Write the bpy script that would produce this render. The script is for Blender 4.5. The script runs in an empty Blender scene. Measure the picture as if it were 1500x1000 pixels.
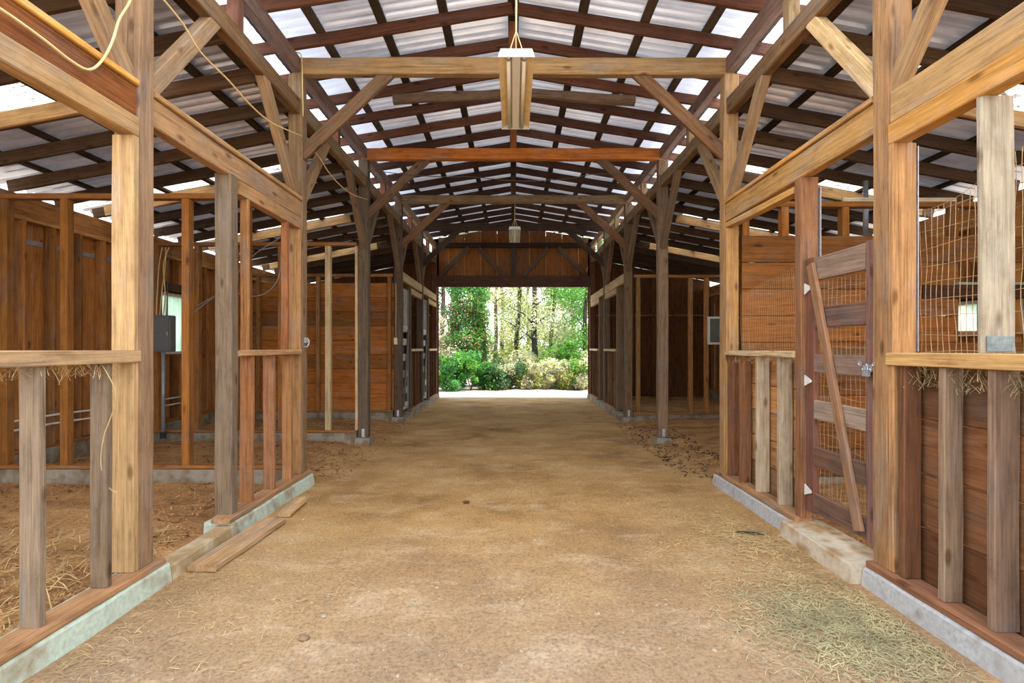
import bpy, bmesh, math, random
from mathutils import Vector, Matrix, noise
random.seed(7)
C = bpy.context.scene.collection
F = 730.0; CX = 752.0; CY = 510.0; CZ = 1.54      # focal length in pixels, vanishing point, eye height
def P(px, py, D):
    return Vector(((px-CX)*D/F, D, CZ-(py-CY)*D/F))
def lin(r, g, b):
    f = lambda c: (c/255/12.92) if c/255 <= .04045 else ((c/255+.055)/1.055)**2.4
    return (f(r), f(g), f(b), 1.0)

# ------------------------------------------------------------------ materials
def new_mat(name):
    m = bpy.data.materials.new(name); m.use_nodes = True
    nt = m.node_tree; nt.nodes.clear()
    out = nt.nodes.new('ShaderNodeOutputMaterial')
    return m, nt, out
def N(nt, t, **kw):
    n = nt.nodes.new(t)
    for k, v in kw.items():
        if k in n.inputs: n.inputs[k].default_value = v
        else: setattr(n, k, v)
    return n
def L(nt, a, b): nt.links.new(a, b)
def ramp(nt, fac, stops):
    r = nt.nodes.new('ShaderNodeValToRGB')
    e = r.color_ramp.elements
    while len(e) < len(stops): e.new(.5)
    for i, (p, c) in enumerate(stops): e[i].position = p; e[i].color = c if len(c) == 4 else (*c, 1)
    L(nt, fac, r.inputs[0]); return r
def mixc(nt, mode, fac, a, b):
    m = nt.nodes.new('ShaderNodeMix'); m.data_type = 'RGBA'; m.blend_type = mode
    for sock, v in ((m.inputs[0], fac), (m.inputs[6], a), (m.inputs[7], b)):
        if hasattr(v, 'node'): L(nt, v, sock)
        else: sock.default_value = v
    return m.outputs[2]

def wood_mat():
    m, nt, out = new_mat('timber_grain')
    tc = N(nt, 'ShaderNodeTexCoord'); oi = N(nt, 'ShaderNodeObjectInfo')
    vm = N(nt, 'ShaderNodeVectorMath', operation='MULTIPLY'); vm.inputs[1].default_value = (37, 53, 71)
    cx = N(nt, 'ShaderNodeCombineXYZ')
    for i in range(3): L(nt, oi.outputs['Random'], cx.inputs[i])
    L(nt, cx.outputs[0], vm.inputs[0])
    va = N(nt, 'ShaderNodeVectorMath', operation='ADD'); L(nt, tc.outputs['Object'], va.inputs[0]); L(nt, vm.outputs[0], va.inputs[1])
    def mp(s):
        k = N(nt, 'ShaderNodeMapping'); k.inputs['Scale'].default_value = s; L(nt, va.outputs[0], k.inputs[0]); return k.outputs[0]
    g = N(nt, 'ShaderNodeTexNoise', Scale=1.0, Detail=5.0, Roughness=.65, Distortion=.6); L(nt, mp((34, 34, 1.6)), g.inputs['Vector'])
    f2 = N(nt, 'ShaderNodeTexNoise', Scale=1.0, Detail=3.0); L(nt, mp((160, 160, 3.5)), f2.inputs['Vector'])
    b = N(nt, 'ShaderNodeTexNoise', Scale=1.0, Detail=3.0, Roughness=.6); L(nt, mp((5, 5, 1.7)), b.inputs['Vector'])
    v = N(nt, 'ShaderNodeTexVoronoi', Scale=1.0); L(nt, mp((7, 7, 2.6)), v.inputs['Vector'])
    r1 = ramp(nt, g.outputs[0], [(.3, (.68, .65, .62)), (.5, (1, 1, 1)), (.74, (1.26, 1.24, 1.2))])
    r2 = ramp(nt, f2.outputs[0], [(.35, (.8, .79, .78)), (.6, (1.1, 1.1, 1.1))])
    c = mixc(nt, 'MULTIPLY', 1.0, oi.outputs['Color'], r1.outputs[0])
    c = mixc(nt, 'MULTIPLY', .8, c, r2.outputs[0])
    # greyed, weathered blotches
    rb = ramp(nt, b.outputs[0], [(.5, (0, 0, 0)), (.72, (.4, .4, .4))])
    bw = N(nt, 'ShaderNodeRGBToBW'); L(nt, c, bw.inputs[0])
    gm = mixc(nt, 'MULTIPLY', 1.0, bw.outputs[0], (1.15, 1.05, .98, 1))
    c = mixc(nt, 'MIX', rb.outputs[0], c, gm)
    rk = ramp(nt, v.outputs['Distance'], [(.07, (.3, .22, .16)), (.17, (1, 1, 1))])
    c = mixc(nt, 'MULTIPLY', .75, c, rk.outputs[0])
    ck = N(nt, 'ShaderNodeTexNoise', Scale=1.0, Detail=6.0, Roughness=.7); L(nt, mp((75, 75, 1.1)), ck.inputs['Vector'])
    rc = ramp(nt, ck.outputs[0], [(.585, (1, 1, 1)), (.66, (.42, .36, .31))])
    c = mixc(nt, 'MULTIPLY', .8, c, rc.outputs[0])
    sg = N(nt, 'ShaderNodeTexNoise', Scale=1.0, Detail=4.0, Roughness=.7); L(nt, mp((9, 9, 4.5)), sg.inputs['Vector'])
    rs = ramp(nt, sg.outputs[0], [(.3, (.74, .7, .66)), (.5, (1.02, 1.02, 1.02)), (.72, (1.2, 1.18, 1.14))])
    c = mixc(nt, 'MULTIPLY', .85, c, rs.outputs[0])
    c = mixc(nt, 'MULTIPLY', 1.0, c, (1.02, 1.06, 1.03, 1))
    bs = N(nt, 'ShaderNodeBsdfPrincipled', Roughness=.85); bs.inputs['Specular IOR Level'].default_value = .2
    L(nt, c, bs.inputs['Base Color'])
    bu = N(nt, 'ShaderNodeBump', Strength=.35, Distance=.01); L(nt, g.outputs[0], bu.inputs['Height']); L(nt, bu.outputs[0], bs.inputs['Normal'])
    L(nt, bs.outputs[0], out.inputs[0]); return m
WOOD = wood_mat()

def plain(name, col, rough=.7, metal=0.0, var=.25, scale=8.0, spec=.4, bump=0.0):
    m, nt, out = new_mat(name)
    tc = N(nt, 'ShaderNodeTexCoord')
    n = N(nt, 'ShaderNodeTexNoise', Scale=scale, Detail=5.0, Roughness=.65); L(nt, tc.outputs['Object'], n.inputs['Vector'])
    r = ramp(nt, n.outputs[0], [(.3, (1-var,)*3), (.7, (1+var,)*3)])
    c = mixc(nt, 'MULTIPLY', 1.0, col, r.outputs[0])
    b = N(nt, 'ShaderNodeBsdfPrincipled', Roughness=rough, Metallic=metal); b.inputs['Specular IOR Level'].default_value = spec
    L(nt, c, b.inputs['Base Color'])
    if bump:
        bu = N(nt, 'ShaderNodeBump', Strength=bump, Distance=.01); L(nt, n.outputs[0], bu.inputs['Height']); L(nt, bu.outputs[0], b.inputs['Normal'])
    L(nt, b.outputs[0], out.inputs[0]); return m

def painted_concrete(name, paint, bare, amount):
    m, nt, out = new_mat(name)
    tc = N(nt, 'ShaderNodeTexCoord')
    n = N(nt, 'ShaderNodeTexNoise', Scale=5.0, Detail=8.0, Roughness=.7); L(nt, tc.outputs['Object'], n.inputs['Vector'])
    n2 = N(nt, 'ShaderNodeTexNoise', Scale=40.0, Detail=4.0); L(nt, tc.outputs['Object'], n2.inputs['Vector'])
    r = ramp(nt, n.outputs[0], [(amount-.06, (1, 1, 1)), (amount+.08, (0, 0, 0))])
    c = mixc(nt, 'MIX', r.outputs[0], bare, paint)
    r2 = ramp(nt, n2.outputs[0], [(.3, (.8,)*3), (.65, (1.08,)*3)])
    c = mixc(nt, 'MULTIPLY', 1.0, c, r2.outputs[0])
    b = N(nt, 'ShaderNodeBsdfPrincipled', Roughness=.9); b.inputs['Specular IOR Level'].default_value = .15
    L(nt, c, b.inputs['Base Color'])
    bu = N(nt, 'ShaderNodeBump', Strength=.4, Distance=.01); L(nt, n2.outputs[0], bu.inputs['Height']); L(nt, bu.outputs[0], b.inputs['Normal'])
    L(nt, b.outputs[0], out.inputs[0]); return m
M_KERB_L = painted_concrete('mint_painted_concrete', lin(184, 196, 176), lin(150, 134, 106), .56)
M_KERB_R = painted_concrete('white_painted_concrete', lin(176, 176, 172), lin(132, 120, 104), .58)
M_CONC = painted_concrete('bare_concrete', lin(150, 140, 122), lin(118, 102, 80), .5)
M_GALV = plain('galvanized_strap', lin(190, 192, 195), .45, .7, .25, 30)
M_WIRE = plain('rusty_fence_wire', lin(178, 150, 112), .6, .3, .35, 14)
M_CABLE = plain('cream_cable_sheath', lin(214, 186, 130), .55, 0, .12, 9)
M_DARKCABLE = plain('dark_cable_sheath', lin(84, 70, 56), .6, 0, .2, 9)
M_BOX = plain('grey_enamel', lin(104, 106, 102), .5, .0, .14, 5)
M_PIPE = plain('grey_conduit', lin(150, 154, 154), .45, .3, .15, 12)
M_WHITE = plain('white_paint', lin(215, 214, 206), .55, 0, .1, 12)
M_CREAM = plain('cream_plastic', lin(214, 200, 160), .5, 0, .06, 12)
M_TUBE = plain('frosted_tube_glass', lin(236, 234, 222), .25, 0, .04, 6, spec=.6)
M_REFL = plain('yellowed_reflector_enamel', lin(242, 216, 162), .4, 0, .2, 7)
M_STRAW = plain('dry_straw', lin(190, 164, 112), .8, 0, .35, 3)
M_HAYGREEN = plain('grey_green_hay', lin(176, 166, 122), .85, 0, .4, 3)
M_CHIP = plain('brown_wood_chips', lin(140, 92, 52), .85, 0, .5, 3)
M_CHIPDARK = plain('dark_litter', lin(84, 56, 36), .9, 0, .5, 3)
M_CHIPPALE = plain('pale_wood_shavings', lin(196, 148, 96), .85, 0, .3, 3)
M_STONE = plain('pale_pebble', lin(158, 142, 118), .85, 0, .3, 5)
M_BARK = plain('tree_bark', lin(76, 66, 54), .95, 0, .5, 9, bump=.6)
M_BARKD = plain('dark_tree_bark', lin(50, 46, 40), .95, 0, .4, 9, bump=.6)

def leaf(name, col, trans=.45, var=.5):
    m, nt, out = new_mat(name)
    ge = N(nt, 'ShaderNodeNewGeometry'); 
    n = N(nt, 'ShaderNodeTexNoise', Scale=2.3, Detail=4.0); L(nt, ge.outputs['Position'], n.inputs['Vector'])
    w = N(nt, 'ShaderNodeTexWhiteNoise', noise_dimensions='3D')
    q = N(nt, 'ShaderNodeVectorMath', operation='SNAP'); q.inputs[1].default_value = (.11, .11, .11)
    L(nt, ge.outputs['Position'], q.inputs[0]); L(nt, q.outputs[0], w.inputs['Vector'])
    r = ramp(nt, n.outputs[0], [(.3, (1-var, 1-var, 1-var)), (.7, (1+var*.9, 1+var*.7, 1+var*.3))])
    r2 = ramp(nt, w.outputs[0], [(0, (.45, .5, .5)), (1, (1.55, 1.45, 1.2))])
    c = mixc(nt, 'MULTIPLY', 1.0, col, r.outputs[0]); c = mixc(nt, 'MULTIPLY', 1.0, c, r2.outputs[0])
    d = N(nt, 'ShaderNodeBsdfPrincipled', Roughness=.5); L(nt, c, d.inputs['Base Color'])
    t = N(nt, 'ShaderNodeBsdfTranslucent'); L(nt, c, t.inputs['Color'])
    mx = N(nt, 'ShaderNodeMixShader'); mx.inputs[0].default_value = trans
    L(nt, d.outputs[0], mx.inputs[1]); L(nt, t.outputs[0], mx.inputs[2]); L(nt, mx.outputs[0], out.inputs[0]); return m
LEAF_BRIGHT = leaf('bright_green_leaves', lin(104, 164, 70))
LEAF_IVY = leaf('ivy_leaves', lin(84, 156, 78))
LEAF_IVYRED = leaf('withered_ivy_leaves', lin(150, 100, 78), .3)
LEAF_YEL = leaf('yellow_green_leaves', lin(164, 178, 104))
LEAF_PALE = leaf('pale_sunlit_leaves', lin(206, 210, 182))  # sunlit paleness put into the leaf colour
LEAF_DARK = leaf('deep_green_leaves', lin(74, 116, 70))

def sheet_metal(name, cols, metal, rough, trans):
    m, nt, out = new_mat(name)
    tc = N(nt, 'ShaderNodeTexCoord')
    mp = N(nt, 'ShaderNodeMapping'); mp.inputs['Scale'].default_value = (.7, 2.0, 1); L(nt, tc.outputs['Object'], mp.inputs[0])
    n = N(nt, 'ShaderNodeTexNoise', Scale=1.5, Detail=6.0, Roughness=.65); L(nt, mp.outputs[0], n.inputs['Vector'])
    r = ramp(nt, n.outputs[0], [(.32, lin(*cols[0])), (.55, lin(*cols[1])), (.78, lin(*cols[2]))])
    b = N(nt, 'ShaderNodeBsdfPrincipled', Roughness=rough, Metallic=metal); L(nt, r.outputs[0], b.inputs['Base Color'])
    t = N(nt, 'ShaderNodeBsdfTranslucent'); L(nt, r.outputs[0], t.inputs['Color'])
    mx = N(nt, 'ShaderNodeMixShader'); mx.inputs[0].default_value = trans
    L(nt, b.outputs[0], mx.inputs[1]); L(nt, t.outputs[0], mx.inputs[2]); L(nt, mx.outputs[0], out.inputs[0]); return m
M_SHEET = sheet_metal('galvanized_roof_sheet', ((150, 146, 146), (196, 195, 198), (220, 219, 220)), .6, .31, .03)  # slight translucency added to the metal to lift the light in the stalls
def translucent_sheet(name, col, amt, speck=False):
    m, nt, out = new_mat(name)
    tc = N(nt, 'ShaderNodeTexCoord')
    mp = N(nt, 'ShaderNodeMapping'); mp.inputs['Scale'].default_value = (.6, 2.2, 1); L(nt, tc.outputs['Object'], mp.inputs[0])
    n = N(nt, 'ShaderNodeTexNoise', Scale=1.2, Detail=6.0, Roughness=.65); L(nt, mp.outputs[0], n.inputs['Vector'])
    r = ramp(nt, n.outputs[0], [(.3, (.62, .63, .66)), (.6, (1, 1, 1))])
    c = mixc(nt, 'MULTIPLY', 1.0, col, r.outputs[0])
    if speck:
        mp2 = N(nt, 'ShaderNodeMapping'); mp2.inputs['Scale'].default_value = (.45, 2.4, 1); L(nt, tc.outputs['Object'], mp2.inputs[0])
        n2 = N(nt, 'ShaderNodeTexNoise', Scale=16.0, Detail=7.0, Roughness=.75); L(nt, mp2.outputs[0], n2.inputs['Vector'])
        r2 = ramp(nt, n2.outputs[0], [(.38, (.10, .075, .045)), (.56, (1, 1, 1))])
        c = mixc(nt, 'MULTIPLY', 1.0, c, r2.outputs[0])
    d = N(nt, 'ShaderNodeBsdfPrincipled', Roughness=.35); L(nt, c, d.inputs['Base Color'])
    t = N(nt, 'ShaderNodeBsdfTranslucent'); L(nt, c, t.inputs['Color'])
    mx = N(nt, 'ShaderNodeMixShader'); mx.inputs[0].default_value = amt
    L(nt, d.outputs[0], mx.inputs[1]); L(nt, t.outputs[0], mx.inputs[2]); L(nt, mx.outputs[0], out.inputs[0]); return m
M_TRANS = sheet_metal('pale_roof_sheet', ((186, 186, 192), (222, 224, 230), (236, 238, 242)), .55, .26, .062)  # translucency added to the metal for a bright ceiling and a lit aisle
M_TRANS_EDGE = sheet_metal('painted_bright_eave_sheet', ((216, 220, 230), (236, 240, 248), (244, 246, 252)), .4, .28, .115)  # paler copy for the eave, its reflected daylight put into the colour
M_FILL_SHEET = translucent_sheet('unseen_fill_sheet', lin(250, 250, 250), .85)  # added for the unseen near roof, lets extra daylight into the barn
M_SKYLIGHT = translucent_sheet('grimy_skylight_sheet', lin(250, 245, 232), .85, True)
M_PANE = translucent_sheet('milky_window_glass', lin(225, 240, 222), .85)

def soil():
    m, nt, out = new_mat('packed_earth')
    tc = N(nt, 'ShaderNodeTexCoord')
    co = tc.outputs['Object']
    a = N(nt, 'ShaderNodeTexNoise', Scale=.9, Detail=8.0, Roughness=.62); L(nt, co, a.inputs['Vector'])
    mpy = N(nt, 'ShaderNodeMapping'); mpy.inputs['Scale'].default_value = (1.0, 1.9, 1); L(nt, co, mpy.inputs[0])
    b = N(nt, 'ShaderNodeTexNoise', Scale=1.7, Detail=9.0, Roughness=.7, Distortion=.5); L(nt, mpy.outputs[0], b.inputs['Vector'])
    g = N(nt, 'ShaderNodeTexNoise', Scale=48.0, Detail=6.0, Roughness=.75); L(nt, co, g.inputs['Vector'])
    v = N(nt, 'ShaderNodeTexVoronoi', Scale=70.0); L(nt, co, v.inputs['Vector'])
    aisle = ramp(nt, a.outputs[0], [(.3, lin(136, 104, 66)), (.45, lin(172, 132, 82)), (.6, lin(190, 152, 100)), (.75, lin(200, 172, 136))])
    pale = ramp(nt, b.outputs[0], [(.5, (0, 0, 0)), (.68, (.72, .72, .72))])
    c = mixc(nt, 'MIX', pale.outputs[0], aisle.outputs[0], lin(204, 172, 130))
    # greyer, dustier earth at the mouth of the aisle
    sx = N(nt, 'ShaderNodeSeparateXYZ'); L(nt, co, sx.inputs[0])
    wob = N(nt, 'ShaderNodeMath', operation='MULTIPLY_ADD'); L(nt, a.outputs[0], wob.inputs[0]); wob.inputs[1].default_value = 2.2; L(nt, sx.outputs[1], wob.inputs[2])
    near = N(nt, 'ShaderNodeMapRange'); near.inputs[1].default_value = 5.6; near.inputs[2].default_value = 3.5; near.inputs[3].default_value = 0; near.inputs[4].default_value = .62
    L(nt, wob.outputs[0], near.inputs[0])
    c = mixc(nt, 'MIX', near.outputs[0], c, mixc(nt, 'MIX', pale.outputs[0], lin(158, 136, 112), lin(200, 178, 152)))
    # browner litter inside the stalls
    ab = N(nt, 'ShaderNodeMath', operation='ABSOLUTE'); L(nt, sx.outputs[0], ab.inputs[0])
    w2 = N(nt, 'ShaderNodeMath', operation='MULTIPLY_ADD'); L(nt, b.outputs[0], w2.inputs[0]); w2.inputs[1].default_value = .7; L(nt, ab.outputs[0], w2.inputs[2])
    st = N(nt, 'ShaderNodeMapRange'); st.inputs[1].default_value = 2.45; st.inputs[2].default_value = 2.95; L(nt, w2.outputs[0], st.inputs[0])
    stall = ramp(nt, b.outputs[0], [(.35, lin(144, 102, 64)), (.55, lin(186, 142, 92)), (.7, lin(204, 164, 112))])
    c = mixc(nt, 'MIX', st.outputs[0], c, stall.outputs[0])
    rg = ramp(nt, g.outputs[0], [(.34, (.5,)*3), (.48, (1, 1, 1)), (.68, (1.3,)*3)])
    c = mixc(nt, 'MULTIPLY', .85, c, rg.outputs[0])
    rv = ramp(nt, v.outputs['Color'], [(.0, (.82,)*3), (1, (1.12,)*3)])
    c = mixc(nt, 'MULTIPLY', .7, c, rv.outputs[0])
    bs = N(nt, 'ShaderNodeBsdfPrincipled', Roughness=.95); bs.inputs['Specular IOR Level'].default_value = .1
    L(nt, c, bs.inputs['Base Color'])
    bu = N(nt, 'ShaderNodeBump', Strength=.7, Distance=.02); L(nt, g.outputs[0], bu.inputs['Height']); L(nt, bu.outputs[0], bs.inputs['Normal'])
    L(nt, bs.outputs[0], out.inputs[0]); return m
M_SOIL = soil()
M_YARD = plain('pale_gravel_yard', lin(150, 140, 128), .95, 0, .3, 14, spec=.1, bump=.5)

# ------------------------------------------------------------------ helpers
def link(name, me, mat, parent=None, color=None):
    o = bpy.data.objects.new(name, me); C.objects.link(o)
    if mat and not me.materials: me.materials.append(mat)
    if color: o.color = color
    if parent:
        o.parent = parent; o.matrix_parent_inverse = Matrix.Translation(-Vector(parent.location)) if parent.type == 'EMPTY' else parent.matrix_basis.inverted()
    return o
def mesh(name, vs, fs, mat, parent=None, color=None, smooth=False, origin=None):
    me = bpy.data.meshes.new(name)
    org = Vector(origin) if origin else Vector((0, 0, 0))
    me.from_pydata([tuple(Vector(v)-org) for v in vs], [], fs); me.update()
    if smooth: me.polygons.foreach_set('use_smooth', [True]*len(me.polygons))
    o = link(name, me, mat, parent, color); o.matrix_basis = Matrix.Translation(org); return o
LABELS = {}
def tag(o, label, cat, group=None, kind=None):
    if label:
        n = len(label.split())
        if n > 16 or n < 4 or (label in LABELS and not group): print('LABEL', n, label)
        LABELS[label] = 1; o['label'] = label
    if cat: o['category'] = cat
    if group: o['group'] = group
    if kind: o['kind'] = kind
    return o
def thing(name, label, cat, loc, group=None):
    o = bpy.data.objects.new(name, None); o.empty_display_size = .1; C.objects.link(o); o.location = loc
    return tag(o, label, cat, group)
def struct(o, label=None):
    o['kind'] = 'structure'
    if label: o['label'] = label
    return o
def frame(p0, p1, side):
    z = (p1-p0).normalized(); x = Vector(side); x = (x-z*x.dot(z)).normalized(); y = z.cross(x)
    return Matrix(((x.x, y.x, z.x, p0.x), (x.y, y.y, z.y, p0.y), (x.z, y.z, z.z, p0.z), (0, 0, 0, 1)))
def beam(name, p0, p1, w, h, col, side=(1, 0, 0), parent=None, wob=.003, mat=None, ch=.006, bow=0.0, rough=None):
    """A sawn timber from p0 to p1, W across along SIDE and H the other way, edges eased and faces a little uneven."""
    p0 = Vector(p0); p1 = Vector(p1); ln = (p1-p0).length
    n = max(1, min(14, int(ln/.35)))
    c = min(ch, w*.3, h*.3); a, b = w/2, h/2
    ring = [(-a+c, -b), (a-c, -b), (a, -b+c), (a, b-c), (a-c, b), (-a+c, b), (-a, b-c), (-a, -b+c)]
    vs = []; fs = []
    ph = random.uniform(0, 100)
    for i in range(n+1):
        z = ln*i/n
        ox = noise.noise((ph, z*1.3, 0))*wob; oy = noise.noise((ph, z*1.3, 9))*wob+bow*math.sin(math.pi*i/n)
        for (x, y) in ring:
            k = wob*.8
            vs.append((x+ox+random.uniform(-k, k)*.5, y+oy+random.uniform(-k, k)*.5, z))
    for i in range(n):
        for j in range(8):
            q = (j+1) % 8; fs.append((i*8+j, i*8+q, i*8+8+q, i*8+8+j))
    fs.append(tuple(range(7, -1, -1))); fs.append(tuple(n*8+j for j in range(8)))
    me = bpy.data.meshes.new(name); me.from_pydata(vs, [], fs); me.update()
    o = link(name, me, mat or WOOD, parent, col if len(col) == 4 else lin(*col))
    o.matrix_basis = frame(p0, p1, side); return o
def tint(rgb, v=.1):
    k = random.uniform(1-v, 1+v); j = random.uniform(-.03, .03)
    return lin(min(255, rgb[0]*k*(1+j)), min(255, rgb[1]*k), min(255, rgb[2]*k*(1-j)))
class MB:
    def __init__(s): s.v = []; s.f = []
    def box(s, x0, x1, y0, y1, z0, z1):
        k = len(s.v)
        s.v += [(x0, y0, z0), (x1, y0, z0), (x1, y1, z0), (x0, y1, z0), (x0, y0, z1), (x1, y0, z1), (x1, y1, z1), (x0, y1, z1)]
        s.f += [(k, k+3, k+2, k+1), (k+4, k+5, k+6, k+7), (k, k+1, k+5, k+4), (k+1, k+2, k+6, k+5), (k+2, k+3, k+7, k+6), (k+3, k, k+4, k+7)]
    def tube(s, pts, r, sides=5, caps=True):
        pts = [Vector(p) for p in pts]; k0 = len(s.v)
        rr = r if isinstance(r, (list, tuple)) else [r]*len(pts)
        up = Vector((.13, .21, .97))
        for i, p in enumerate(pts):
            t = (pts[min(i+1, len(pts)-1)]-pts[max(i-1, 0)]).normalized()
            x = up.cross(t)
            if x.length < .05: x = Vector((1, 0, 0)).cross(t)
            x.normalize(); y = t.cross(x)
            for j in range(sides):
                a = 2*math.pi*j/sides; s.v.append(tuple(p+x*math.cos(a)*rr[i]+y*math.sin(a)*rr[i]))
        for i in range(len(pts)-1):
            for j in range(sides):
                q = (j+1) % sides; b = k0+i*sides
                s.f.append((b+j, b+q, b+sides+q, b+sides+j))
        if caps:
            s.f.append(tuple(k0+j for j in range(sides-1, -1, -1))); s.f.append(tuple(k0+(len(pts)-1)*sides+j for j in range(sides)))
    def build(s, name, mat, parent=None, color=None, smooth=False, origin=None):
        if origin is None:
            n = len(s.v); origin = (sum(v[0] for v in s.v)/n, sum(v[1] for v in s.v)/n, min(v[2] for v in s.v))
        return mesh(name, s.v, s.f, mat, parent, color, smooth, origin)
def box_obj(name, x0, x1, y0, y1, z0, z1, mat, parent=None, color=None):
    m = MB(); m.box(min(x0, x1), max(x0, x1), y0, y1, z0, z1); return m.build(name, mat, parent, color)
def smooth_path(pts, n=6):
    pts = [Vector(p) for p in pts]; out = []
    for i in range(len(pts)-1):
        p0 = pts[max(i-1, 0)]; p1 = pts[i]; p2 = pts[i+1]; p3 = pts[min(i+2, len(pts)-1)]
        for k in range(n):
            t = k/n
            out.append(.5*((2*p1)+(p2-p0)*t+(2*p0-5*p1+4*p2-p3)*t*t+(3*p1-p0-3*p2+p3)*t**3))
    out.append(pts[-1]); return out

# ------------------------------------------------------------------ layout
W = 2.33                                   # half width of the aisle at the posts' faces
PY = {1: 3.17, 2: 5.57, 3: 8.06, 4: 10.47, 5: 12.87, 6: 15.22}
PW, PD = .16, .13                          # post width (X) and depth (Y)
XO = 6.0                                   # outer walls
Z_POST, Z_TIE = 4.57, 4.76
SIDE = {-1: 'fuse-box side', 1: 'gate side'}
ORD = ['first', 'second', 'third', 'fourth', 'fifth', 'sixth', 'seventh', 'eighth', 'ninth']
BAYS = [(5.57, 'before the tan cross beam'), (8.06, 'between the tan and orange cross beams'), (10.47, 'between the orange and bowed cross beams'),
        (12.87, 'between the bowed and dark cross beams'), (99, 'beyond the dark cross beam')]
def bay_of(y):
    for i, (e, t) in enumerate(BAYS):
        if y < e: return i, t
def zc(x): return 5.17-.163*abs(x)         # underside of the centre roof's rafters
def zs(x): return 4.12-.19*(abs(x)-2.45)   # underside of the side roofs' rafters
HONEY, TAN, WEATH, GREYB, DARK, REDB, PALE = (186, 138, 84), (166, 128, 88), (134, 104, 78), (112, 92, 78), (74, 56, 42), (112, 66, 46), (200, 166, 118)

# ------------------------------------------------------------------ ground
def gz(x, y):
    a = abs(x); z = noise.noise((x*.8, y*.8, 3))*.014+noise.noise((x*3, y*3, 7))*.006
    if y < 5.7 or y > 10.2 or a > 2.62:
        k = min(1, max(0, (a-2.38)/.4)); z += k*(.055+noise.noise((x*1.4, y*1.4, 1))*.03+noise.noise((x*6, y*6, 2))*.012)
    if a < 2.2: z += max(0, .012*math.exp(-((x-.2)/1.3)**2))
    return z
def ground_mesh():
    xs = [-6.3+12.6*i/126 for i in range(127)]; ys = [-1.0+16.4*j/164 for j in range(165)]
    vs = []; fs = []
    for y in ys:
        for x in xs:
            vs.append((x, y, gz(x, y)))
    n = len(xs)
    for j in range(len(ys)-1):
        for i in range(n-1): fs.append((j*n+i, j*n+i+1, j*n+n+i+1, j*n+n+i))
    return mesh('floor', vs, fs, M_SOIL, smooth=True)
struct(ground_mesh(), 'packed tan earth floor of the barn aisle and stalls')
def yard():
    vs = []; fs = []
    def zz(x, y):
        if y > 15.4: return -.03+max(0, (y-21)*.05)+noise.noise((x*.5, y*.5, 0))*.05*min(1, (y-15.4))
        return -.05
    xs = [-60, -30, -14, -8, -6.4, -4, -2, 0, 2, 4, 6.4, 8, 14, 30, 60]; ys = [-40, -20, -8, -1.2, 4, 10, 15.45, 16, 17, 18, 19, 20, 22, 24, 28, 34, 42, 60]
    for y in ys:
        for x in xs: vs.append((x, y, zz(x, y)))
    n = len(xs)
    for j in range(len(ys)-1):
        for i in range(n-1): fs.append((j*n+i, j*n+i+1, j*n+n+i+1, j*n+n+i))
    return mesh('ground', vs, fs, M_YARD)
struct(yard(), 'sunlit pale gravel ground outside the barn')

# ------------------------------------------------------------------ posts
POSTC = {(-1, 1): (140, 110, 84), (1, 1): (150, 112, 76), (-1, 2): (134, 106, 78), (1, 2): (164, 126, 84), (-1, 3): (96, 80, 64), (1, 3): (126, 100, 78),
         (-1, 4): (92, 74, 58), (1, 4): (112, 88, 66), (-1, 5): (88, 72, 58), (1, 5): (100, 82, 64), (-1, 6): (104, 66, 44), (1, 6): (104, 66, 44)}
PLAB = {1: 'beside the near stall opening', 2: 'under the tan cross beam', 3: 'under the orange cross beam, on a pier',
        4: 'under the bowed cross beam, on a pier', 5: 'under the dark cross beam', 6: 'forming the jamb of the far doorway'}
for s in (-1, 1):
    for k, y in PY.items():
        zb = .165 if k in (1, 2) else .12
        x = s*(W+PW/2)
        top = Z_POST if k < 6 else zc(x)-.02
        lab = f'tall weathered post on the {SIDE[s]}, '+PLAB[k]
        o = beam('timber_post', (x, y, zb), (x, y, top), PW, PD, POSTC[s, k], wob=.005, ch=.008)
        tag(o, lab, 'post')
        if k in (3, 4):
            m = MB(); m.box(x-.022, x+.022, y-PD/2-.008, y-PD/2-.001, .10, .25); m.box(x-.03, x+.03, y-PD/2-.008, y+PD/2+.008, .10, .118)
            b = m.build('metal_bracket', M_GALV, o)
            for bz in (.16, .215):
                m = MB(); m.tube([(x, y-PD/2-.016, bz), (x, y-PD/2-.007, bz)], .01, 6); m.build('bolt', M_GALV, b)
            pm = MB(); q = .11
            pm.v = [(x-q-.02, y-q-.02, -.05), (x+q+.02, y-q-.02, -.05), (x+q+.02, y+q+.02, -.05), (x-q-.02, y+q+.02, -.05), (x-q, y-q, .11), (x+q, y-q, .10), (x+q, y+q, .105), (x-q, y+q, .11)]
            pm.f = [(0, 3, 2, 1), (4, 5, 6, 7), (0, 1, 5, 4), (1, 2, 6, 5), (2, 3, 7, 6), (3, 0, 4, 7)]
            tag(pm.build('concrete_pier', M_CONC), f'small concrete pier on the {SIDE[s]} under the post of the {"orange" if k==3 else "bowed"} cross beam', 'pier')
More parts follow.
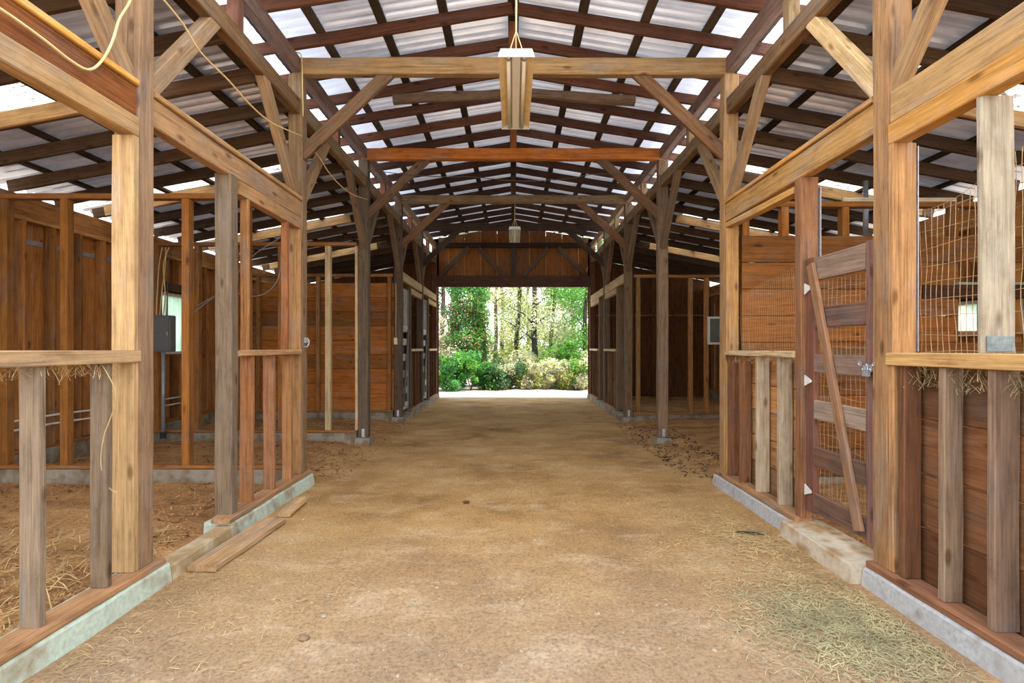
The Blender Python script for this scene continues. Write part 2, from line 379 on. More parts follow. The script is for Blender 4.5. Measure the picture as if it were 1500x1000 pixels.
# ------------------------------------------------------------------ cross beams with knee braces
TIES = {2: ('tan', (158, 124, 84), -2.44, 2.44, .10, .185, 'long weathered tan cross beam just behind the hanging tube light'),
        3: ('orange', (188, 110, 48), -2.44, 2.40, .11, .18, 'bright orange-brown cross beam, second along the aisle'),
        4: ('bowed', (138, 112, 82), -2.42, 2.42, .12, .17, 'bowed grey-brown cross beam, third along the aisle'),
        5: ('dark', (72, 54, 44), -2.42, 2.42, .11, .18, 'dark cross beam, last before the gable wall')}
for k, (nm, col, x0, x1, w, h, lab) in TIES.items():
    y = PY[k]-.02
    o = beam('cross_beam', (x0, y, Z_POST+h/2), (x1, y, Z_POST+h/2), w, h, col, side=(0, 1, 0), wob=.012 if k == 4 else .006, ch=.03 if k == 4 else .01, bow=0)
    tag(o, lab, 'beam')
    for s in (-1, 1):
        pt = nm
        dk = {2: (118, 84, 56), 3: (112, 82, 58), 4: (126, 90, 60), 5: (70, 52, 42)}[k]
        if (s, k) == (-1, 2): dk = (112, 84, 60)
        a = Vector((s*(W+.03), y, 3.69)); b = Vector((s*1.38, y, Z_POST+.035))
        tag(beam('knee_brace', a, b, .05, .14, dk, side=(0, 1, 0), wob=.004), f'diagonal knee brace on the {SIDE[s]}, rising to the {pt} cross beam', 'brace')
# braces along the aisle under the side beams
for s in (-1, 1):
    for k in (1, 2, 3, 4, 5):
        y = PY[k]; x = s*(W+.075)
        nmb = {1: 'near stall post', 2: 'post of the tan cross beam', 3: 'post of the orange cross beam', 4: 'post of the bowed cross beam', 5: 'post of the dark cross beam'}[k]
        for d, txt in ((-1, 'towards the camera'), (1, 'towards the far door')):
            colr = {1: (150, 118, 84), 2: (146, 116, 84)}.get(k, (112, 88, 66))
            if s == 1 and k == 1 and d == 1: colr = (196, 162, 116)
            a = Vector((x, y+d*(PD/2-.02), 3.17)); b = Vector((x, y+d*.81, 4.155))
            tag(beam('knee_brace', a, b, .088, .11, colr, side=(1, 0, 0), wob=.004), f'slanting brace, {SIDE[s]}, from the {nmb} {txt}', 'brace')
# ------------------------------------------------------------------ long beams on the posts
def between(k): return PY[k]+PD/2+.004, PY[k+1]-PD/2-.004
SPAN = {0: 'in the near bay', 1: 'in the gate bay', 2: 'in the third bay', 3: 'in the fourth bay', 4: 'in the fifth bay', 5: 'in the last bay'}
for s in (-1, 1):
    for k in range(0, 6):
        y0, y1 = between(k) if k else (.6, PY[1]-PD/2-.004)
        if k == 0: y0 = 1.2
        # beam carrying the top of the side roof
        col = (122, 92, 64) if k < 2 else (128, 104, 76)
        tag(beam('eave_beam', (s*(W+.075), y0, 4.215), (s*(W+.075), y1, 4.215), .10, .175, col, wob=.006, ch=.01), f'long beam carrying the upper edge of the side roof, {SIDE[s]}, {SPAN[k]}', 'beam')
        # plate under the centre roof
        tag(beam('top_plate', (s*(W+.06), y0, 4.665), (s*(W+.06), y1, 4.665), .09, .17, (128, 100, 88) if k < 4 else (150, 122, 92), wob=.006), f'bleached plate under the centre roof rafters, {SIDE[s]}, {SPAN[k]}', 'beam')
        if k >= 1:
            ym = (y0+y1)/2-.05
            tag(beam('stub_post', (s*(W+.08), ym, 4.305), (s*(W+.08), ym, 4.578), .10, .10, (118, 76, 58) if s < 0 else (142, 116, 84)), f'short stub post above the side beam, {SIDE[s]}, {SPAN[k]}', 'post')
        # stall header, upper board
        hc = {(-1, 0): (126, 74, 36), (-1, 1): (160, 122, 86), (1, 0): (164, 128, 84), (1, 1): (172, 130, 78), (-1, 4): (180, 152, 112), (-1, 5): (180, 152, 112), (1, 4): (184, 156, 114), (1, 5): (184, 156, 114)}
        if (s, k) in hc:
            tag(beam('stall_header', (s*(W+.06), y0, 3.075 if s < 0 else 3.035), (s*(W+.06), y1, 3.075 if s < 0 else 3.035), .09, .185 if s < 0 else .20, hc[s, k], wob=.005), f'wide header board over the stall front, {SIDE[s]}, {SPAN[k]}', 'beam')
# honey strip on top of the near headers, lower header boards and trimmers
tag(beam('header_strip', (-(W+.055), 1.2, 3.19), (-(W+.055), PY[1]-.07, 3.19), .12, .04, (206, 152, 76)), 'honey coloured strip lying along the reddish header of the near stall, fuse-box side', 'board')
tag(beam('header_strip', (-(W+.055), PY[1]+.07, 3.19), (-(W+.055), PY[2]-.07, 3.19), .12, .04, (176, 132, 84)), 'tan strip lying along the header, fuse-box side, between first and second posts', 'board')
tag(beam('header_strip', (W+.055, PY[1]+.07, 3.158), (W+.055, PY[2]-.07, 3.158), .12, .04, (190, 136, 72)), 'honey strip lying along the header above the gate', 'board')
tag(beam('stall_header', (-(W+.045), 1.2, 2.915), (-(W+.045), PY[1]-.075, 2.915), .10, .125, (166, 130, 88), wob=.006), 'tan lower header board under the reddish one, near stall, fuse-box side', 'beam')
tag(beam('stall_header', (-(W+.05), 4.25, 2.915), (-(W+.05), PY[2]-.075, 2.915), .09, .125, (168, 126, 86), wob=.005), 'lower header board above the half wall, fuse-box side, second stall', 'beam')
tag(beam('stall_header', (W+.045, 1.2, 2.865), (W+.045, PY[1]-.075, 2.865), .10, .13, (184, 132, 68), wob=.006), 'golden lower header board of the near stall, gate side', 'beam')
tag(beam('stall_header', (W+.05, 4.15, 2.855), (W+.05, PY[2]-.075, 2.895), .09, .06, (190, 142, 84), wob=.005), 'thin sloping header strip above the half wall beside the gate', 'beam')
def trimmer(s, y, z0, z1, col, lab, w=.14, d=.045):
    tag(beam('trimmer_post', (s*(W+w/2), y, z0), (s*(W+w/2), y, z1), w, d, col, wob=.004), lab, 'post')
trimmer(-1, PY[1]-PD/2-.027, .165, 2.85, (176, 142, 100), 'pale yellow trimmer plank against the first post, fuse-box side')
trimmer(1, PY[1]-PD/2-.027, .165, 2.80, (172, 126, 82), 'honey trimmer plank against the first post, gate side', .145)
trimmer(-1, PY[2]-PD/2-.027, .165, 2.85, (156, 114, 74), 'brown trimmer plank against the tan cross beam post, fuse-box side')
trimmer(1, PY[2]-PD/2-.027, .165, 2.86, (166, 124, 76), 'honey trimmer plank against the tan cross beam post, gate side')
tag(beam('trimmer_post', (-(W+PW+.028), PY[3]-.03, .23), (-(W+PW+.028), PY[3]-.03, 3.18), .045, .09, (186, 150, 106)), 'pale stud standing against the orange cross beam post, fuse-box side', 'post')
tag(beam('timber_post', (-(W+.07), 4.17, .165), (-(W+.07), 4.17, 2.985), .14, .10, (114, 95, 76), wob=.005), 'thick grey-brown post at the edge of the open stall doorway', 'post')
tag(beam('timber_post', (W+.075, 4.085, .165), (W+.075, 4.085, 2.93), .145, .09, (134, 92, 62), wob=.005), 'brown hinge post carrying the gate', 'post')
pl = beam('timber_post', (W+.092, 2.50, 1.517), (W+.092, 2.50, 2.80), .172, .036, (156, 142, 122), wob=.005, ch=.012)
tag(pl, 'broad grey post standing on the rail of the near stall, gate side', 'post')
m = MB(); m.box(W+.025, W+.16, 2.50-.0235, 2.50-.0205, 1.525, 1.60); m.build('paint_smear', plain('worn_blue_paint', lin(122, 130, 128), .8, 0, .5, 12), pl)
for k, s, y in ((4, -1, 11.36), (4, 1, 11.28), (5, -1, 13.72), (5, 1, 13.6)):
    tag(beam('timber_post', (s*(W+.08), y, .165), (s*(W+.08), y, 2.93), .15, .10, (92, 74, 58) if s < 0 else (112, 90, 66)), f'stall door post on the {SIDE[s]}, {SPAN[k]}', 'post')
    yb = PY[k+1]-.08
    tag(beam('stall_header', (s*(W+.055), y+.055, 2.86), (s*(W+.055), yb, 2.86), .08, .13, (176, 146, 106)), f'lower header board over the half wall, {SIDE[s]}, {SPAN[k]}', 'beam')

# ------------------------------------------------------------------ kerbs, sills
def kerb(s, y0, y1, mat, lab, zt=.12, xi=2.27, xo=2.52):
    n = max(4, int((y1-y0)/.16)); vs = []; fs = []
    for i in range(n+1):
        y = y0+(y1-y0)*i/n; w = noise.noise((y*2.1, s, 4))*.012; w2 = noise.noise((y*5.1, s, 8))*.008
        for (x, z) in ((xi-.015+w*1.4, -.04), (xi+w+.004, zt-.012+w2*.5), (xi+.012+w, zt+w2*.4), (xo, zt), (xo+.01, -.04)): vs.append((s*x, y, z))
    for i in range(n):
        for j in range(5):
            q = (j+1) % 5; f = (i*5+j, i*5+q, i*5+5+q, i*5+5+j); fs.append(f if s > 0 else f[::-1])
    f = (0, 1, 2, 3, 4); fs.append(f[::-1] if s > 0 else f); g = tuple(n*5+j for j in range(5)); fs.append(g if s > 0 else g[::-1])
    return tag(mesh('concrete_kerb', vs, fs, mat, origin=(s*2.38, (y0+y1)/2, 0)), lab, 'kerb')
kerb(-1, .9, 3.30, M_KERB_L, 'mint green painted concrete kerb under the near stall front, fuse-box side')
kerb(-1, 3.31, 4.05, painted_concrete('dusty_kerb', lin(186, 168, 134), lin(160, 134, 96), .5), 'dusty bare kerb stretch across the open stall doorway', .10, 2.27, 2.40)
kerb(-1, 4.06, 5.66, M_KERB_L, 'mint green painted concrete kerb under the second stall front, fuse-box side')
kerb(1, .9, 3.24, M_KERB_R, 'white painted concrete kerb under the near stall front, gate side')
kerb(1, 3.25, 4.10, painted_concrete('worn_kerb', lin(196, 182, 156), lin(160, 128, 88), .52), 'worn concrete threshold under the gate', .13, 2.20)
kerb(1, 4.11, 5.66, M_KERB_R, 'white painted concrete kerb under the half wall beyond the gate')
kerb(-1, 10.62, 15.3, M_CONC, 'grey concrete kerb under the far stalls, fuse-box side', .12)
kerb(1, 10.62, 15.3, M_CONC, 'grey concrete kerb under the far stalls, gate side', .12)

# ------------------------------------------------------------------ stall fronts (half walls)
def stall_front(s, y0, y1, sill, rail, studs, upper, siding, col, lab, rail_z=1.48, rail_h=.07, zhead=2.85, sidecol=(110, 64, 36), sillcol=(160, 118, 82), railcol=(196, 160, 108), nb=4):
    t = thing('stall_half_wall', lab, 'half wall', (s*(W+.05), (y0+y1)/2, .12))
    beam('sill_plate', (s*(W+.035), sill[0], .142), (s*(W+.035), sill[1], .142), .15, .042, sillcol, parent=t, wob=.004)
    if rail: beam('rail', (s*(W+.045), rail[0], rail_z), (s*(W+.045), rail[1], rail_z), .125, rail_h, railcol, parent=t, wob=.005)
    for i, (y, w, c) in enumerate(studs):
        beam('stud', (s*(W+.005+w/2), y, .165), (s*(W+.005+w/2), y, rail_z-rail_h/2-.002), w, .045, c, parent=t, wob=.005)
    for (y, w, c) in upper:
        beam('upper_stud', (s*(W+.005+w/2), y, rail_z+rail_h/2+.002), (s*(W+.005+w/2), y, zhead), w, .042, c, parent=t, wob=.004)
    if siding:
        a, b = siding; z = .13; H = (1.44-z)/nb
        for i in range(nb):
            beam('siding_board', (s*(W+.155), a, z+H*(i+.5)), (s*(W+.155), b, z+H*(i+.5)), .028, H-.008, tint(sidecol, .16) if random.random() < .7 else tint(tuple(c*1.2 for c in sidecol), .1), parent=t, wob=.004)
    return t
stall_front(-1, 1.2, 3.1, (.95, 3.285), (1.2, 3.10), [(2.47, .10, (134, 114, 94)), (2.885, .10, (118, 98, 78)), (2.05, .10, (134, 114, 94))], [], None, None,
            'half wall of the near stall, fuse-box side: two grey studs and a pale rail', 1.49, .075, railcol=(172, 140, 104))
stall_front(-1, 4.0, 5.5, (4.02, 5.66), (4.225, 5.455), [(4.475, .115, (146, 98, 62)), (4.885, .11, (142, 98, 68)), (5.26, .10, (150, 106, 68))],
            [(4.40, .07, (156, 108, 66)), (5.17, .07, (140, 88, 54))], None, None, 'half wall of three brown studs beside the grey-brown doorway post', 1.50, .05, railcol=(172, 132, 94))
stall_front(1, 1.2, 3.1, (.95, 3.24), (1.2, 3.10), [(2.44, .125, (130, 104, 86)), (2.72, .105, (140, 114, 92)), (3.0, .105, (112, 74, 50)), (2.1, .11, (124, 96, 84))], [], (1.2, 3.23), None,
            'half wall of the near stall, gate side: red-brown boards behind weathered studs', 1.475, .08, sidecol=(118, 78, 50), sillcol=(136, 92, 66), railcol=(186, 146, 94))
stall_front(1, 4.15, 5.5, (4.06, 5.66), (4.135, 5.455), [(4.40, .12, (172, 152, 126)), (4.79, .12, (176, 156, 130)), (5.14, .11, (128, 86, 58)), (5.40, .11, (120, 76, 48))], [], (4.12, 5.62), None,
            'half wall beyond the gate: pale grey studs over tan boards', 1.49, .055, sidecol=(158, 114, 70), railcol=(192, 164, 122), nb=5)
for s in (-1, 1):
    for k, ya in ((4, 11.42), (5, 13.78)):
        yb = PY[k+1]-.075
        n = 4; cs = [(100, 66, 44), (84, 60, 44)] if s < 0 else [(120, 86, 56), (96, 70, 50)]
        stall_front(s, ya, yb, (ya-.05, yb), (ya, yb), [(ya+.12+(yb-ya-.2)*i/(n-1), .08, tint(cs[i % 2])) for i in range(n)], [], (ya, yb), None,
                    f'far half wall with pale rail, {SIDE[s]}, {SPAN[k]}', 1.5, .06, sidecol=(104, 62, 34), railcol=(206, 182, 146))

# ------------------------------------------------------------------ gates
def gate(s, y0, y1, lab, cat, style, cols, x=None, rails=None):
    x = x or (W+.055); t = thing('stall_gate', lab, cat, (s*x, (y0+y1)/2, .22)); zb, zt = .235, 2.26
    stile, rail_c, brace = cols[:3]
    for y in (y0+.055, y1-.055): beam('stile', (s*x, y, zb), (s*x, y, zt), .035, .10, stile if y > y0+.1 else cols[3] if len(cols) > 3 else stile, parent=t)
    for i, (z, h, c) in enumerate(rails):
        beam('gate_rail', (s*x, y0+.108, z), (s*x, y1-.108, z), .032, h, c, parent=t, wob=.004)
    beam('diagonal_brace', (s*(x-.036), y0+.14, .30), (s*(x-.036), y1-.10, 2.20), .03, .085, brace, parent=t)
    return t
GW = (118, 88, 78)
g = gate(1, 3.245, 4.035, 'weathered wooden gate with six rails and a diagonal brace, hung on the brown post', 'gate', 0, ((112, 72, 58), GW, (142, 104, 76), (122, 88, 78)),
         rails=[(2.16, .18, (136, 112, 96)), (1.78, .16, (110, 82, 70)), (1.42, .145, (128, 104, 92)), (1.055, .15, (152, 132, 116)), (.69, .15, (106, 76, 62)), (.325, .15, (108, 80, 68))])
gx = W+.055
m = MB()
for z in [.42+i*.075 for i in range(22)]:
    pts = [(gx+.03+random.uniform(-.004, .004), 3.36+.56*i/10, z+random.uniform(-.006, .006)) for i in range(11)]; m.tube(pts, .0013, 4)
for i in range(12):
    y = 3.37+.55*i/11; m.tube([(gx+.03+random.uniform(-.004, .004), y+random.uniform(-.006, .006), .40+1.66*j/10) for j in range(11)], .0013, 4)
m.build('wire_mesh', M_WIRE, g)
for z in (.40, 1.28, 2.02):
    m = MB(); m.box(gx-.030, gx-.022, 4.043, 4.065, z-.07, z+.07)
    k = len(m.v); m.v += [(gx-.028, 4.04, z-.045), (gx-.028, 4.04, z+.045), (gx-.028, 3.95, z+.008), (gx-.028, 3.95, z-.008), (gx-.020, 4.04, z-.045), (gx-.020, 4.04, z+.045), (gx-.020, 3.95, z+.008), (gx-.020, 3.95, z-.008)]
    m.f += [(k, k+1, k+2, k+3), (k+7, k+6, k+5, k+4), (k, k+4, k+5, k+1), (k+1, k+5, k+6, k+2), (k+2, k+6, k+7, k+3), (k+3, k+7, k+4, k)]
    h = m.build('hinge', M_WHITE, g); h['label'] = 'white strap hinge'
m = MB(); m.box(gx-.045, gx-.02, 3.26, 3.34, 1.385, 1.43)
for i in range(9):
    a = i/8; c = Vector((gx-.05-.01*math.sin(a*9), 3.20+.16*a, 1.44-.05*math.sin(a*math.pi)+.015*(i % 2)))
    ring = [c+Vector((math.cos(q)*.004, math.cos(q)*.014, math.sin(q)*.012)) for q in [j*math.pi/4 for j in range(9)]]; m.tube(ring, .0035, 4)
lt = m.build('chain_latch', M_GALV, g)
m = MB(); m.box(gx-.072, gx-.046, 3.265, 3.305, 1.355, 1.40); m.tube([(gx-.059, 3.272, 1.40), (gx-.059, 3.274, 1.425), (gx-.059, 3.285, 1.435), (gx-.059, 3.296, 1.425), (gx-.059, 3.298, 1.40)], .005, 6); m.build('padlock', M_GALV, lt)
tag(box_obj('metal_strap', W+.15, W+.153, 4.02, 4.06, 2.24, 2.84, M_GALV), 'galvanized perforated metal strap above the gate beside its hinge post', 'strap')
tag(box_obj('metal_strap', W+.148, W+.151, 3.05, 3.09, 1.52, 2.78, M_GALV), 'thin galvanized edge strip along the honey trimmer plank of the near stall', 'strap')
# far stall doors of the fuse-box side
GREY = (172, 166, 158)
for (a, b, tx) in ((10.56, 11.30, 'just behind the bowed cross beam'), (12.96, 13.66, 'just behind the dark cross beam')):
    x = W+.06
    t = thing('stall_door', 'closed grey weathered stall door with barred top, fuse-box side, '+tx, 'door', (-x, (a+b)/2, .15))
    for y in (a+.05, b-.05): beam('stile', (-x, y, .17), (-x, y, 2.85), .04, .09, (120, 116, 110), parent=t)
    for i in range(3): beam('bar', (-x, a+.18+i*(b-a-.36)/2, 2.02), (-x, a+.18+i*(b-a-.36)/2, 2.84), .03, .045, GREY, parent=t)
    for z in (.28, .62, .98, 1.34, 1.68, 1.97): beam('door_rail', (-x, a+.10, z), (-x, b-.10, z), .035, .15, tint(GREY, .12), parent=t)
    beam('diagonal_brace', (-(x-.04), a+.12, .3), (-(x-.04), b-.10, 1.95), .03, .085, (104, 96, 88), parent=t)
    beam('back_board', (-(x+.045), (a+b)/2, .17), (-(x+.045), (a+b)/2, 1.98), .02, b-a-.12, (46, 38, 34), parent=t)

# ------------------------------------------------------------------ loose boards on the floor
t = beam('loose_board', (-2.14, 3.42, .03), (-2.09, 4.37, .035), .20, .045, (176, 136, 94), wob=.006); tag(t, 'loose plank lying on the earth along the kerb of the open doorway', 'plank')
t = beam('loose_board', (-2.08, 4.52, .03), (-2.10, 4.95, .04), .11, .04, (186, 148, 104), wob=.006); tag(t, 'short plank end lying beyond the longer loose plank', 'plank')

# ------------------------------------------------------------------ wire mesh of the stalls
def wire_panel(name, lab, s, x, y0, y1, top, dy, dz, z0=1.50, wr=.0017):
    m = MB(); n = int((y1-y0)/dy)
    for i in range(n+1):
        y = y0+(y1-y0)*i/n; zt = top(y); ph = random.uniform(0, 9); lean = .06*noise.noise((y*2, 3, 3))
        pts = []
        for j in range(13):
            z = z0+(zt-z0)*j/12
            pts.append((s*(x+.02*noise.noise((y*3, z*2.5, 5))), y+.014*noise.noise((z*4, ph, 1))-lean*(j/12)**2, z))
        m.tube(pts, wr, 4)
    rows = int((max(top(y0), top(y1))-z0)/dz)+1
    for r in range(rows+1):
        run = []
        for i in range(33):
            y = y0+(y1-y0)*i/32; z = z0+.02+r*dz+.02*noise.noise((y*2, r*1.3, 2))
            if r == rows: z = top(y)
            if z <= top(y)+.001: run.append((s*(x+.02*noise.noise((y*3, z*2.5, 5))-.004), y, z))
        if len(run) > 2: m.tube(run, wr*1.1, 4)
    return tag(m.build(name, M_WIRE), lab, 'wire mesh')
def topA(y):  # sagging between the trimmer and the broad post
    t = (y-2.55)/.55
    return 2.39+.14*(1-t)-.05*math.sin(math.pi*max(0, min(1, t))) if t > 0 else 2.53+.10*min(1, -t)
wire_panel('wire_mesh_panel', 'sagging welded wire mesh above the rail of the near stall, beside the grey post', 1, W+.21, 1.3, 3.10, topA, .038, .105)
wire_panel('wire_mesh_panel', 'fine wire mesh above the half wall beyond the gate', 1, W+.16, 4.16, 5.44, lambda y: 2.13+.28*(5.44-y)/1.28*.55, .035, .105, 1.52, .0010)

# ------------------------------------------------------------------ partitions between stalls
def partition(s, y, x0, x1, lab, zsill, ztop, studs, boards=None, col=(138, 92, 46), bcol=(140, 84, 38), footing=True, hole=None, boardside=1, pale=(), sw=.10):
    t = thing('stud_partition', lab, 'partition', (s*(x0+x1)/2, y, .05))
    if footing:
        m = MB(); m.box(min(s*x0, s*x1), max(s*x0, s*x1), y-.08, y+.08, -.02, zsill); m.build('concrete_footing', M_CONC, t)
    beam('sill_plate', (s*x0, y, zsill+.022), (s*x1, y, zsill+.022), .10, .04, col, side=(0, 1, 0), parent=t)
    beam('top_plate', (s*x0, y, ztop-.03), (s*x1, y, ztop-.03), .10, .06, col, side=(0, 1, 0), parent=t)
    for i, x in enumerate(studs):
        beam('stud', (s*x, y, zsill+.043), (s*x, y, ztop-.062), sw, .09, lin(186, 160, 120) if i in pale else tint(col, .12), parent=t, side=(1, 0, 0))
    if boards:
        z0, z1, n = boards; H = (z1-z0)/n; yb = y+boardside*.066
        for i in range(n):
            za = z0+H*i; zc_ = za+H/2; c = tint(bcol, .16)
            if hole and za+H > hole[2]+.01 and za < hole[3]-.01:
                for (a, b) in ((x0, hole[0]), (hole[1], x1)):
                    if b-a > .05: beam('board', (s*a, yb, zc_), (s*b, yb, zc_), .026, H-.006, c, side=(0, 1, 0), parent=t, wob=.004)
            else: beam('board', (s*x0, yb, zc_), (s*x1, yb, zc_), .026, H-.006, c, side=(0, 1, 0), parent=t, wob=.004)
    return t
fx = lambda px, D: abs(px-CX)*D/F
partition(-1, PY[2], 2.52, 5.96, 'open stud partition dividing the two nearest stalls, fuse-box side', .2, 3.26, [5.66, 4.99, 4.33, 3.64, 2.98], sw=.085, col=(146, 92, 40))
partition(-1, PY[3], 2.52, 5.96, 'open stud partition behind the second stall, fuse-box side, one stud pale', .18, 3.25, [5.75, 5.1, 4.5, 3.75, 2.99], pale=(4,), sw=.085, col=(146, 94, 44))
partition(-1, PY[4], 2.52, 5.96, 'boarded partition with honey brown planks, fuse-box side, third along', .20, 3.1, [2.6, 3.1, 4.1, 4.7, 5.35], boards=(.2, 2.92, 9), bcol=(150, 92, 40), col=(146, 98, 50), boardside=1, sw=.075)
p = partition(1, PY[2], 2.52, 5.96, 'boarded partition with a window opening behind the gate stall', .12, 3.17, [2.58, 3.02, 3.69, 4.3, 4.9, 5.6], boards=(.14, 2.78, 9), bcol=(124, 76, 34), col=(140, 90, 40), boardside=-1, hole=(4.90, 5.86, 1.72, 2.24), sw=.08)
beam('window_header', (4.5, PY[2]-.085, 2.16), (5.96, PY[2]-.085, 2.16), .03, .15, (70, 44, 32), side=(0, 1, 0), parent=p)
beam('window_cap', (4.86, PY[2]-.10, 2.25), (5.96, PY[2]-.10, 2.25), .06, .03, (150, 158, 140), side=(0, 1, 0), parent=p)
beam('window_sill', (4.86, PY[2]-.10, 1.71), (5.96, PY[2]-.10, 1.71), .06, .04, (140, 100, 60), side=(0, 1, 0), parent=p)
beam('top_plate', (3.64, PY[2]-.055, 3.185), (4.9, PY[2]-.055, 3.185), .012, .045, (190, 176, 150), side=(0, 1, 0), parent=p)
partition(1, PY[4], 2.52, 5.96, 'open stud partition of honey studs, gate side, third along', .15, 3.08, [2.62, 3.06, 3.72, 4.05, 4.45, 5.1, 5.7], col=(150, 104, 56), sw=.08)
t = thing('window_sash', 'white framed window sash fixed to the honey stud partition, gate side', 'window', (4.3, PY[4]-.08, 1.55))
wx0, wx1, wz0, wz1, wy = 4.05, 4.75, 1.62, 2.2, PY[4]-.075
m = MB(); e = .045
m.box(wx0, wx1, wy-.02, wy+.02, wz0, wz0+e); m.box(wx0, wx1, wy-.02, wy+.02, wz1-e, wz1); m.box(wx0, wx0+e, wy-.02, wy+.02, wz0+e, wz1-e); m.box(wx1-e, wx1, wy-.02, wy+.02, wz0+e, wz1-e)
m.build('sash_frame', M_WHITE, t); box_obj('pane', wx0+e, wx1-e, wy-.004, wy+.004, wz0+e, wz1-e, plain('dusty_dark_glass', lin(98, 100, 92), .25, 0, .15, 4), t)

# ------------------------------------------------------------------ outer walls
PLY, STUDC = (186, 126, 68), (150, 98, 50)
M_TAPE = plain('grey_flashing_tape', lin(150, 152, 156), .5, 0, .15, 20)
def outer_wall(s, name, win):
    w0 = struct(bpy.data.objects.new(name, None), 'framed outer wall of the barn'); C.objects.link(w0); w0.location = (s*XO, 7.5, 0)
    a, b, z0, z1 = win; top = 3.12; xi, xo = s*(XO+.07), s*(XO+.10)
    m = MB(); m.box(min(s*(XO-.08), s*(XO+.12)), max(s*(XO-.08), s*(XO+.12)), -.9, 15.4, -.05, .27); m.build('concrete_footing', M_CONC, w0)
    def sheet(y0, y1, za, zb):
        c = tint(PLY, .12); beam('siding', (s*(XO+.085), (y0+y1)/2, za), (s*(XO+.085), (y0+y1)/2, zb), y1-y0, .02, c, side=(0, 1, 0), parent=w0, wob=.001)
    y = -.9
    while y < 15.3:
        y2 = min(y+1.2, 15.4)
        if y < a < y2 or y < b < y2 or (y >= a and y2 <= b):
            if y < a: sheet(y, a, .27, 3.3)
            if y2 > b: sheet(b, y2, .27, 3.3)
            sheet(max(y, a), min(y2, b), .27, z0); sheet(max(y, a), min(y2, b), z1, 3.3)
        else: sheet(y+.002, y2-.002, .27, 3.3)
        y = y2
    beam('sill_plate', (s*XO, -.9, .292), (s*XO, 15.3, .292), .14, .042, STUDC, parent=w0)
    beam('top_plate', (s*XO, -.9, top), (s*XO, 15.3, top), .14, .05, (186, 136, 82), parent=w0)
    beam('rim_board', (s*(XO-.0), -.9, top+.16), (s*(XO-.0), 15.3, top+.16), .05, .26, (166, 112, 62), parent=w0)
    ys = [2.9+.395*i for i in range(31)]
    for y in ys:
        if not (a-.02 < y < b+.02): beam('stud', (s*XO, y, .315), (s*XO, y, top-.026), .14, .042, tint(STUDC, .18), parent=w0, side=(1, 0, 0), wob=.004)
        else:
            beam('stud', (s*XO, y, .315), (s*XO, y, z0-.03), .14, .042, tint(STUDC, .18), parent=w0); beam('stud', (s*XO, y, z1+.03), (s*XO, y, top-.026), .14, .042, tint(STUDC, .18), parent=w0)
    for y0, y1 in zip(ys, ys[1:]):
        if 5.8 < y0 < 7.4: box_obj('flashing_strip', s*(XO+.066), s*(XO+.074), y0+.03, y1-.03, 2.84, 2.90, M_TAPE, w0)
    # blocking and the window
    win_o = struct(bpy.data.objects.new('window_1' if s < 0 else 'window_2', None), 'small milky window in the outer wall'); C.objects.link(win_o); win_o.location = (s*XO, (a+b)/2, z0)
    m = MB()
    x0_, x1_ = sorted((s*(XO-.02), s*(XO+.10)))
    e = .045
    m.box(x0_, x1_, a, b, z0, z0+e); m.box(x0_, x1_, a, b, z1-e, z1); m.box(x0_, x1_, a, a+e, z0+e, z1-e); m.box(x0_, x1_, b-e, b, z0+e, z1-e)
    m.box(x0_+.03, x1_-.03, (a+b)/2-.015, (a+b)/2+.015, z0+e, z1-e)
    m.build('window_frame', M_WHITE, win_o)
    pz = MB(); x = s*(XO+.05); pz.box(x-.003, x+.003, a+e, b-e, z0+e, z1-e); pz.build('window_pane', M_PANE, win_o)
    beam('window_header', (s*(XO-.01), a-.1, z1+.1), (s*(XO-.01), b+.1, z1+.1), .12, .14, (96, 74, 50), parent=win_o)
    return w0
outer_wall(-1, 'wall_left', (8.2, 9.12, 1.44, 2.50))
outer_wall(1, 'wall_right', (5.85, 7.05, 1.70, 2.16))
for z, tx in ((.68, 'upper'), (.57, 'lower')):
    m = MB(); m.tube([(-(XO-.095)+.004*math.sin(i), 4.8+i*.35, z+.006*math.sin(i*1.7)) for i in range(13)], .014, 8); tag(m.build('water_pipe', M_WHITE, smooth=True), f'thin white pipe along the outer wall studs, the {tx} of two', 'pipe')

# ------------------------------------------------------------------ gable wall
gw = struct(bpy.data.objects.new('wall_back', None), 'plywood gable wall around the far doorway'); C.objects.link(gw); gw.location = (0, 15.3, 0)
GY = 15.36
def panel(name, poly, y, col, t=.02):
    n = len(poly); vs = [(x, y, z) for x, z in poly]+[(x, y+t, z) for x, z in poly]
    fs = [tuple(range(n)), tuple(range(2*n-1, n-1, -1))]+[(j, n+j, n+(j+1) % n, (j+1) % n) for j in range(n)]
    cx = sum(x for x, z in poly)/n; cz = min(z for x, z in poly)
    o = mesh(name, vs, fs, WOOD, gw, lin(*col), origin=(cx, y, cz)); return o
x = -2.5
while x < 2.49:   # plywood over the door
    x2 = x+.5
    panel('plywood_panel', [(x+.003, 3.45), (x2-.003, 3.45), (x2-.003, zc(x2)+.14), (x+.003, zc(x)+.14)], GY, tuple(int(c*q_) for q_ in (random.uniform(.92, 1.06),) for c in (140, 86, 40)))
    if x > -2.4: beam('batten', (x, GY-.012, 3.5), (x, GY-.012, zc(x)-.03), .035, .02, (178, 112, 54), parent=gw)
    x = x2
